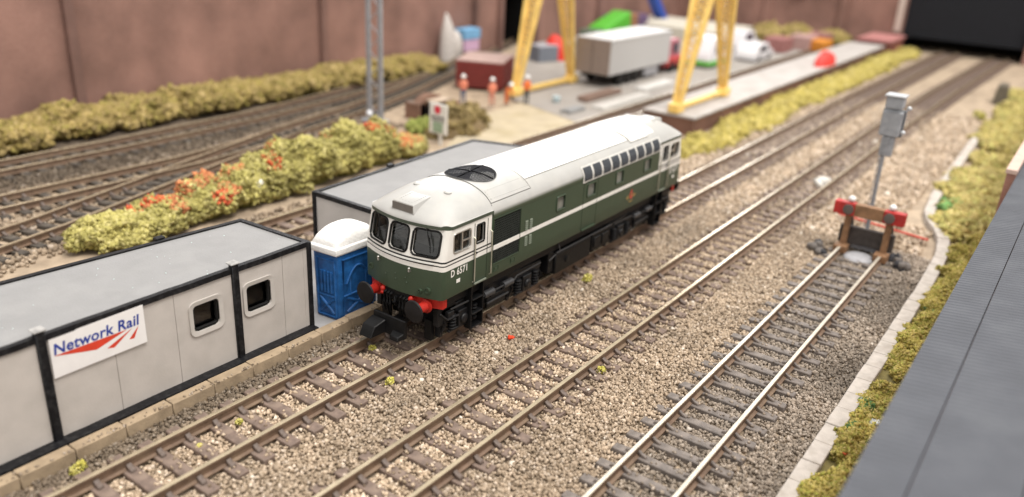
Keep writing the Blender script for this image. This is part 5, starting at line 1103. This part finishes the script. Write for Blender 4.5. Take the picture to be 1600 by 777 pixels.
# ------------------------------------------------------------------ people
skin_m = pm('skin', (.52, .30, .21), .6); hat_m = pm('helmet white', (.78, .77, .76), .4)
def person(label, x, y, z, face, top, legs, h=11.8, pose='stand'):
    t = thing('person', label, 'person', (x, y, z), group='workers in orange beside the crane foot'); k = h/11.8
    crouch = pose == 'crouch'
    V_ = {'pel': (0, 0, 6.0), 'bel': (0, 0, 7.2), 'che': (.1, 0, 8.7), 'nec': (.1, 0, 9.7), 'hed': (.2, 0, 10.9),
          'shl': (.1, 1.15, 9.2), 'ell': (.2, 1.55, 7.7), 'hal': (.8, 1.4, 6.5), 'shr': (.1, -1.15, 9.2), 'elr': (.2, -1.6, 7.7), 'har': (.9, -1.4, 6.7),
          'hil': (0, .6, 5.6), 'knl': (.15, .75, 3.1), 'anl': (-.1, .8, .5), 'tol': (.7, .85, .25), 'hir': (0, -.6, 5.6), 'knr': (.25, -.75, 3.1), 'anr': (0, -.8, .5), 'tor': (.8, -.85, .25)}
    if pose == 'bend':
        for n_, d_ in (('bel', (.5, -.2)), ('che', (1.3, -.9)), ('nec', (1.9, -1.4)), ('hed', (2.5, -1.8)), ('shl', (1.5, -1.1)), ('shr', (1.5, -1.1)), ('ell', (1.9, -1.6)), ('elr', (1.9, -1.6)), ('hal', (2.0, -2.0)), ('har', (2.0, -2.0))):
            a_ = V_[n_]; V_[n_] = (a_[0]+d_[0], a_[1], a_[2]+d_[1])
    if crouch:
        for n_ in ('pel', 'bel', 'che', 'nec', 'hed', 'shl', 'shr', 'ell', 'elr', 'hal', 'har', 'hil', 'hir'): a_ = V_[n_]; V_[n_] = (a_[0]-.6, a_[1], a_[2]-3.2)
        for n_ in ('knl', 'knr'): a_ = V_[n_]; V_[n_] = (a_[0]+1.3, a_[1], a_[2]-.3)
    Rr = {'pel': .95, 'bel': .9, 'che': 1.05, 'nec': .42, 'hed': .78, 'shl': .5, 'shr': .5, 'ell': .4, 'elr': .4, 'hal': .34, 'har': .34, 'hil': .62, 'hir': .62, 'knl': .5, 'knr': .5, 'anl': .38, 'anr': .38, 'tol': .36, 'tor': .36}
    E_ = [('pel', 'bel'), ('bel', 'che'), ('che', 'nec'), ('nec', 'hed'), ('che', 'shl'), ('shl', 'ell'), ('ell', 'hal'), ('che', 'shr'), ('shr', 'elr'), ('elr', 'har'), ('pel', 'hil'), ('hil', 'knl'), ('knl', 'anl'), ('anl', 'tol'), ('pel', 'hir'), ('hir', 'knr'), ('knr', 'anr'), ('anr', 'tor')]
    names = list(V_); c0, s0 = math.cos(face), math.sin(face)
    P_ = [((a*c0-b*s0)*k*S, (a*s0+b*c0)*k*S, c_*k*S) for a, b, c_ in (V_[n_] for n_ in names)]
    me = bpy.data.meshes.new('body'); me.from_pydata(P_, [(names.index(a), names.index(b)) for a, b in E_], [])
    o = bpy.data.objects.new('body', me); COL.objects.link(o); o.modifiers.new('s', 'SKIN'); o.data.skin_vertices.new() if not o.data.skin_vertices else None
    for i, n_ in enumerate(names): sv = o.data.skin_vertices[0].data[i]; sv.radius = (Rr[n_]*k*S, Rr[n_]*k*S); sv.use_root = n_ == 'pel'
    sb = o.modifiers.new('u', 'SUBSURF'); sb.levels = 1; sb.render_levels = 1
    m2 = evaluated(o); bpy.data.objects.remove(o)
    for p in m2.polygons: p.use_smooth = True
    o = link('body', m2, [top, legs, skin_m, pm('boots', (.03, .025, .02), .7)], t, BASE[t.name])
    hz = V_['hed'][2]*k*S; pz = V_['pel'][2]*k*S; nz_ = V_['nec'][2]*k*S
    for p in m2.polygons:
        z_ = p.center.z
        p.material_index = 3 if z_ < .75*k*S else 1 if z_ < pz-.1*S else 2 if z_ > nz_+.2*k*S else 0
    hx = V_['hed']; hc = Vector(((hx[0]*c0-hx[1]*s0)*k, (hx[0]*s0+hx[1]*c0)*k, hx[2]*k+.25))+Vector((x, y, z))
    q = MB(); q.lathe(hc, [(1.15, -.05), (1.12, .1), (.95, .15), (.92, .5), (.7, .9), (.35, 1.08), (.05, 1.12)], n=14); q.build('helmet', hat_m, t, smooth=50)
    q = MB(); q.tube([hc+Vector((.95*math.cos(a), .95*math.sin(a), -2.9*k)) for a in np.linspace(0, 2*math.pi, 13)[:-1]], .16, 5, closed=True)
    return t
orange = pm('vest orange', (.72, .17, .04), .6); salmon = pm('vest salmon', (.70, .24, .15), .6)
person('worker in orange vest, blue trousers and white helmet, left of the others', 172.5, 121.5, .95, 3.6, salmon, pm('trousers blue', (.05, .09, .18), .7))
person('worker all in salmon overalls and white helmet before the red container', 176.5, 109.5, .95, 4.0, salmon, pm('trousers salmon', (.55, .22, .16), .7))
person('orange-clad worker bending left of the yellow crane foot', 184, 107.5, .95, 4.6, orange, pm('trousers orange', (.62, .17, .05), .7), pose='bend', h=11)
person('worker in orange jacket and dark trousers right of the yellow crane foot', 192.5, 103.2, .95, 4.2, orange, pm('trousers dark', (.05, .055, .05), .7), pose='stand')
tag(MB().lathe((205, 96, .95), [(1.4, 0), (1.6, .2), (1.8, 2.6), (1.6, 2.7), (.3, 2.7)], n=14).build('bucket', pm('pale blue bucket', (.45, .55, .58), .6), at=(205, 96, .95), smooth=40), 'pale blue bucket beside the worker in dark trousers', 'bucket')

# ------------------------------------------------------------------ walls behind
wall_m = brick_mat('weathered brick paper', (.235, .126, .100), (.272, .152, .122), (.25, .16, .135), 6.5); pil_m = brick_mat('dark pilaster brick', (.17, .095, .08), (.2, .11, .09), (.18, .12, .1), 6.5)
bw = thing('brick_wall', 'long brown brick wall along the back left', 'wall', (160, 205, 0))
xs = [-120, 54, 169.2, 282, 307]
for a, b in zip(xs[:-1], xs[1:]): MB().box(a, b-.02, 203, 209, -.5, 90).build('wall_panel', wall_m, bw)
MB().box(343, 560, 203, 209, -.5, 90).build('wall_panel', wall_m, bw); MB().box(307, 343, 203, 209, 48, 90).build('lintel', wall_m, bw)
for x in (54, 169.2, 282, 306, 345, 420): MB().box(x-1.7, x+1.7, 200.6, 203.0, -.5, 90).build('pilaster', pil_m, bw)
tb = thing('tunnel_mouth', 'black tunnel opening in the brown wall behind the red container', 'opening', (325, 209, 0)); q = MB()
q.box(307, 308, 209, 300, -.5, 49); q.box(342, 343, 209, 300, -.5, 49); q.box(307, 343, 209, 300, 48, 49); q.box(307, 343, 299, 300, -.5, 49); q.build('lining', blackm, tb)
ew = thing('brick_wall', 'far brown wall across the end of the layout', 'wall', (551, 100, 0))
MB().box(550, 556, 34, 203, -.5, 90).build('wall_panel', wall_m, ew); MB().box(550, 556, -140, -47, -.5, 90).build('wall_panel', wall_m, ew)
MB().box(548.5, 550, 31.5, 35.5, 12, 90).build('pilaster', pm('pale pillar', (.50, .42, .37), .8), ew); MB().box(550, 556, 30, 34, -.5, 90).build('pilaster', pil_m, ew)
for y in (128, 72): MB().box(547.5, 550, y-2.5, y+2.5, -.5, 90).build('pilaster', wall_m, ew)
fy = thing('tunnel_mouth', 'large black opening where the tracks leave at the far right', 'opening', (560, -8, 0)); nvy = pm('black cloth', (.006, .007, .011), .95, var=.3); q = MB()
q.box(556, 800, 30, 32, -.4, 92); q.box(556, 800, -49, -47, -.4, 92); q.box(798, 800, -47, 30, -.4, 92); q.box(556, 800, -49, 32, 90, 92); q.build('lining', nvy, fy)
q = MB(); q.box(553, 555, -47, 30, 9, 92); q.build('curtain', nvy, fy)
tag(MB().hexa([(378, -57, -.4), (392, -57, -.4), (392, -51, -.4), (378, -51, -.4), (380, -56, 9), (390, -56, 9), (390, -52, 9), (380, -52, 9)]).build('relay_cabinet', pm('relay brown', (.10, .085, .06), .8), at=(385, -54, 0), bevel=.4), 'small dark brown cabinet on the ballast at the far right', 'cabinet')
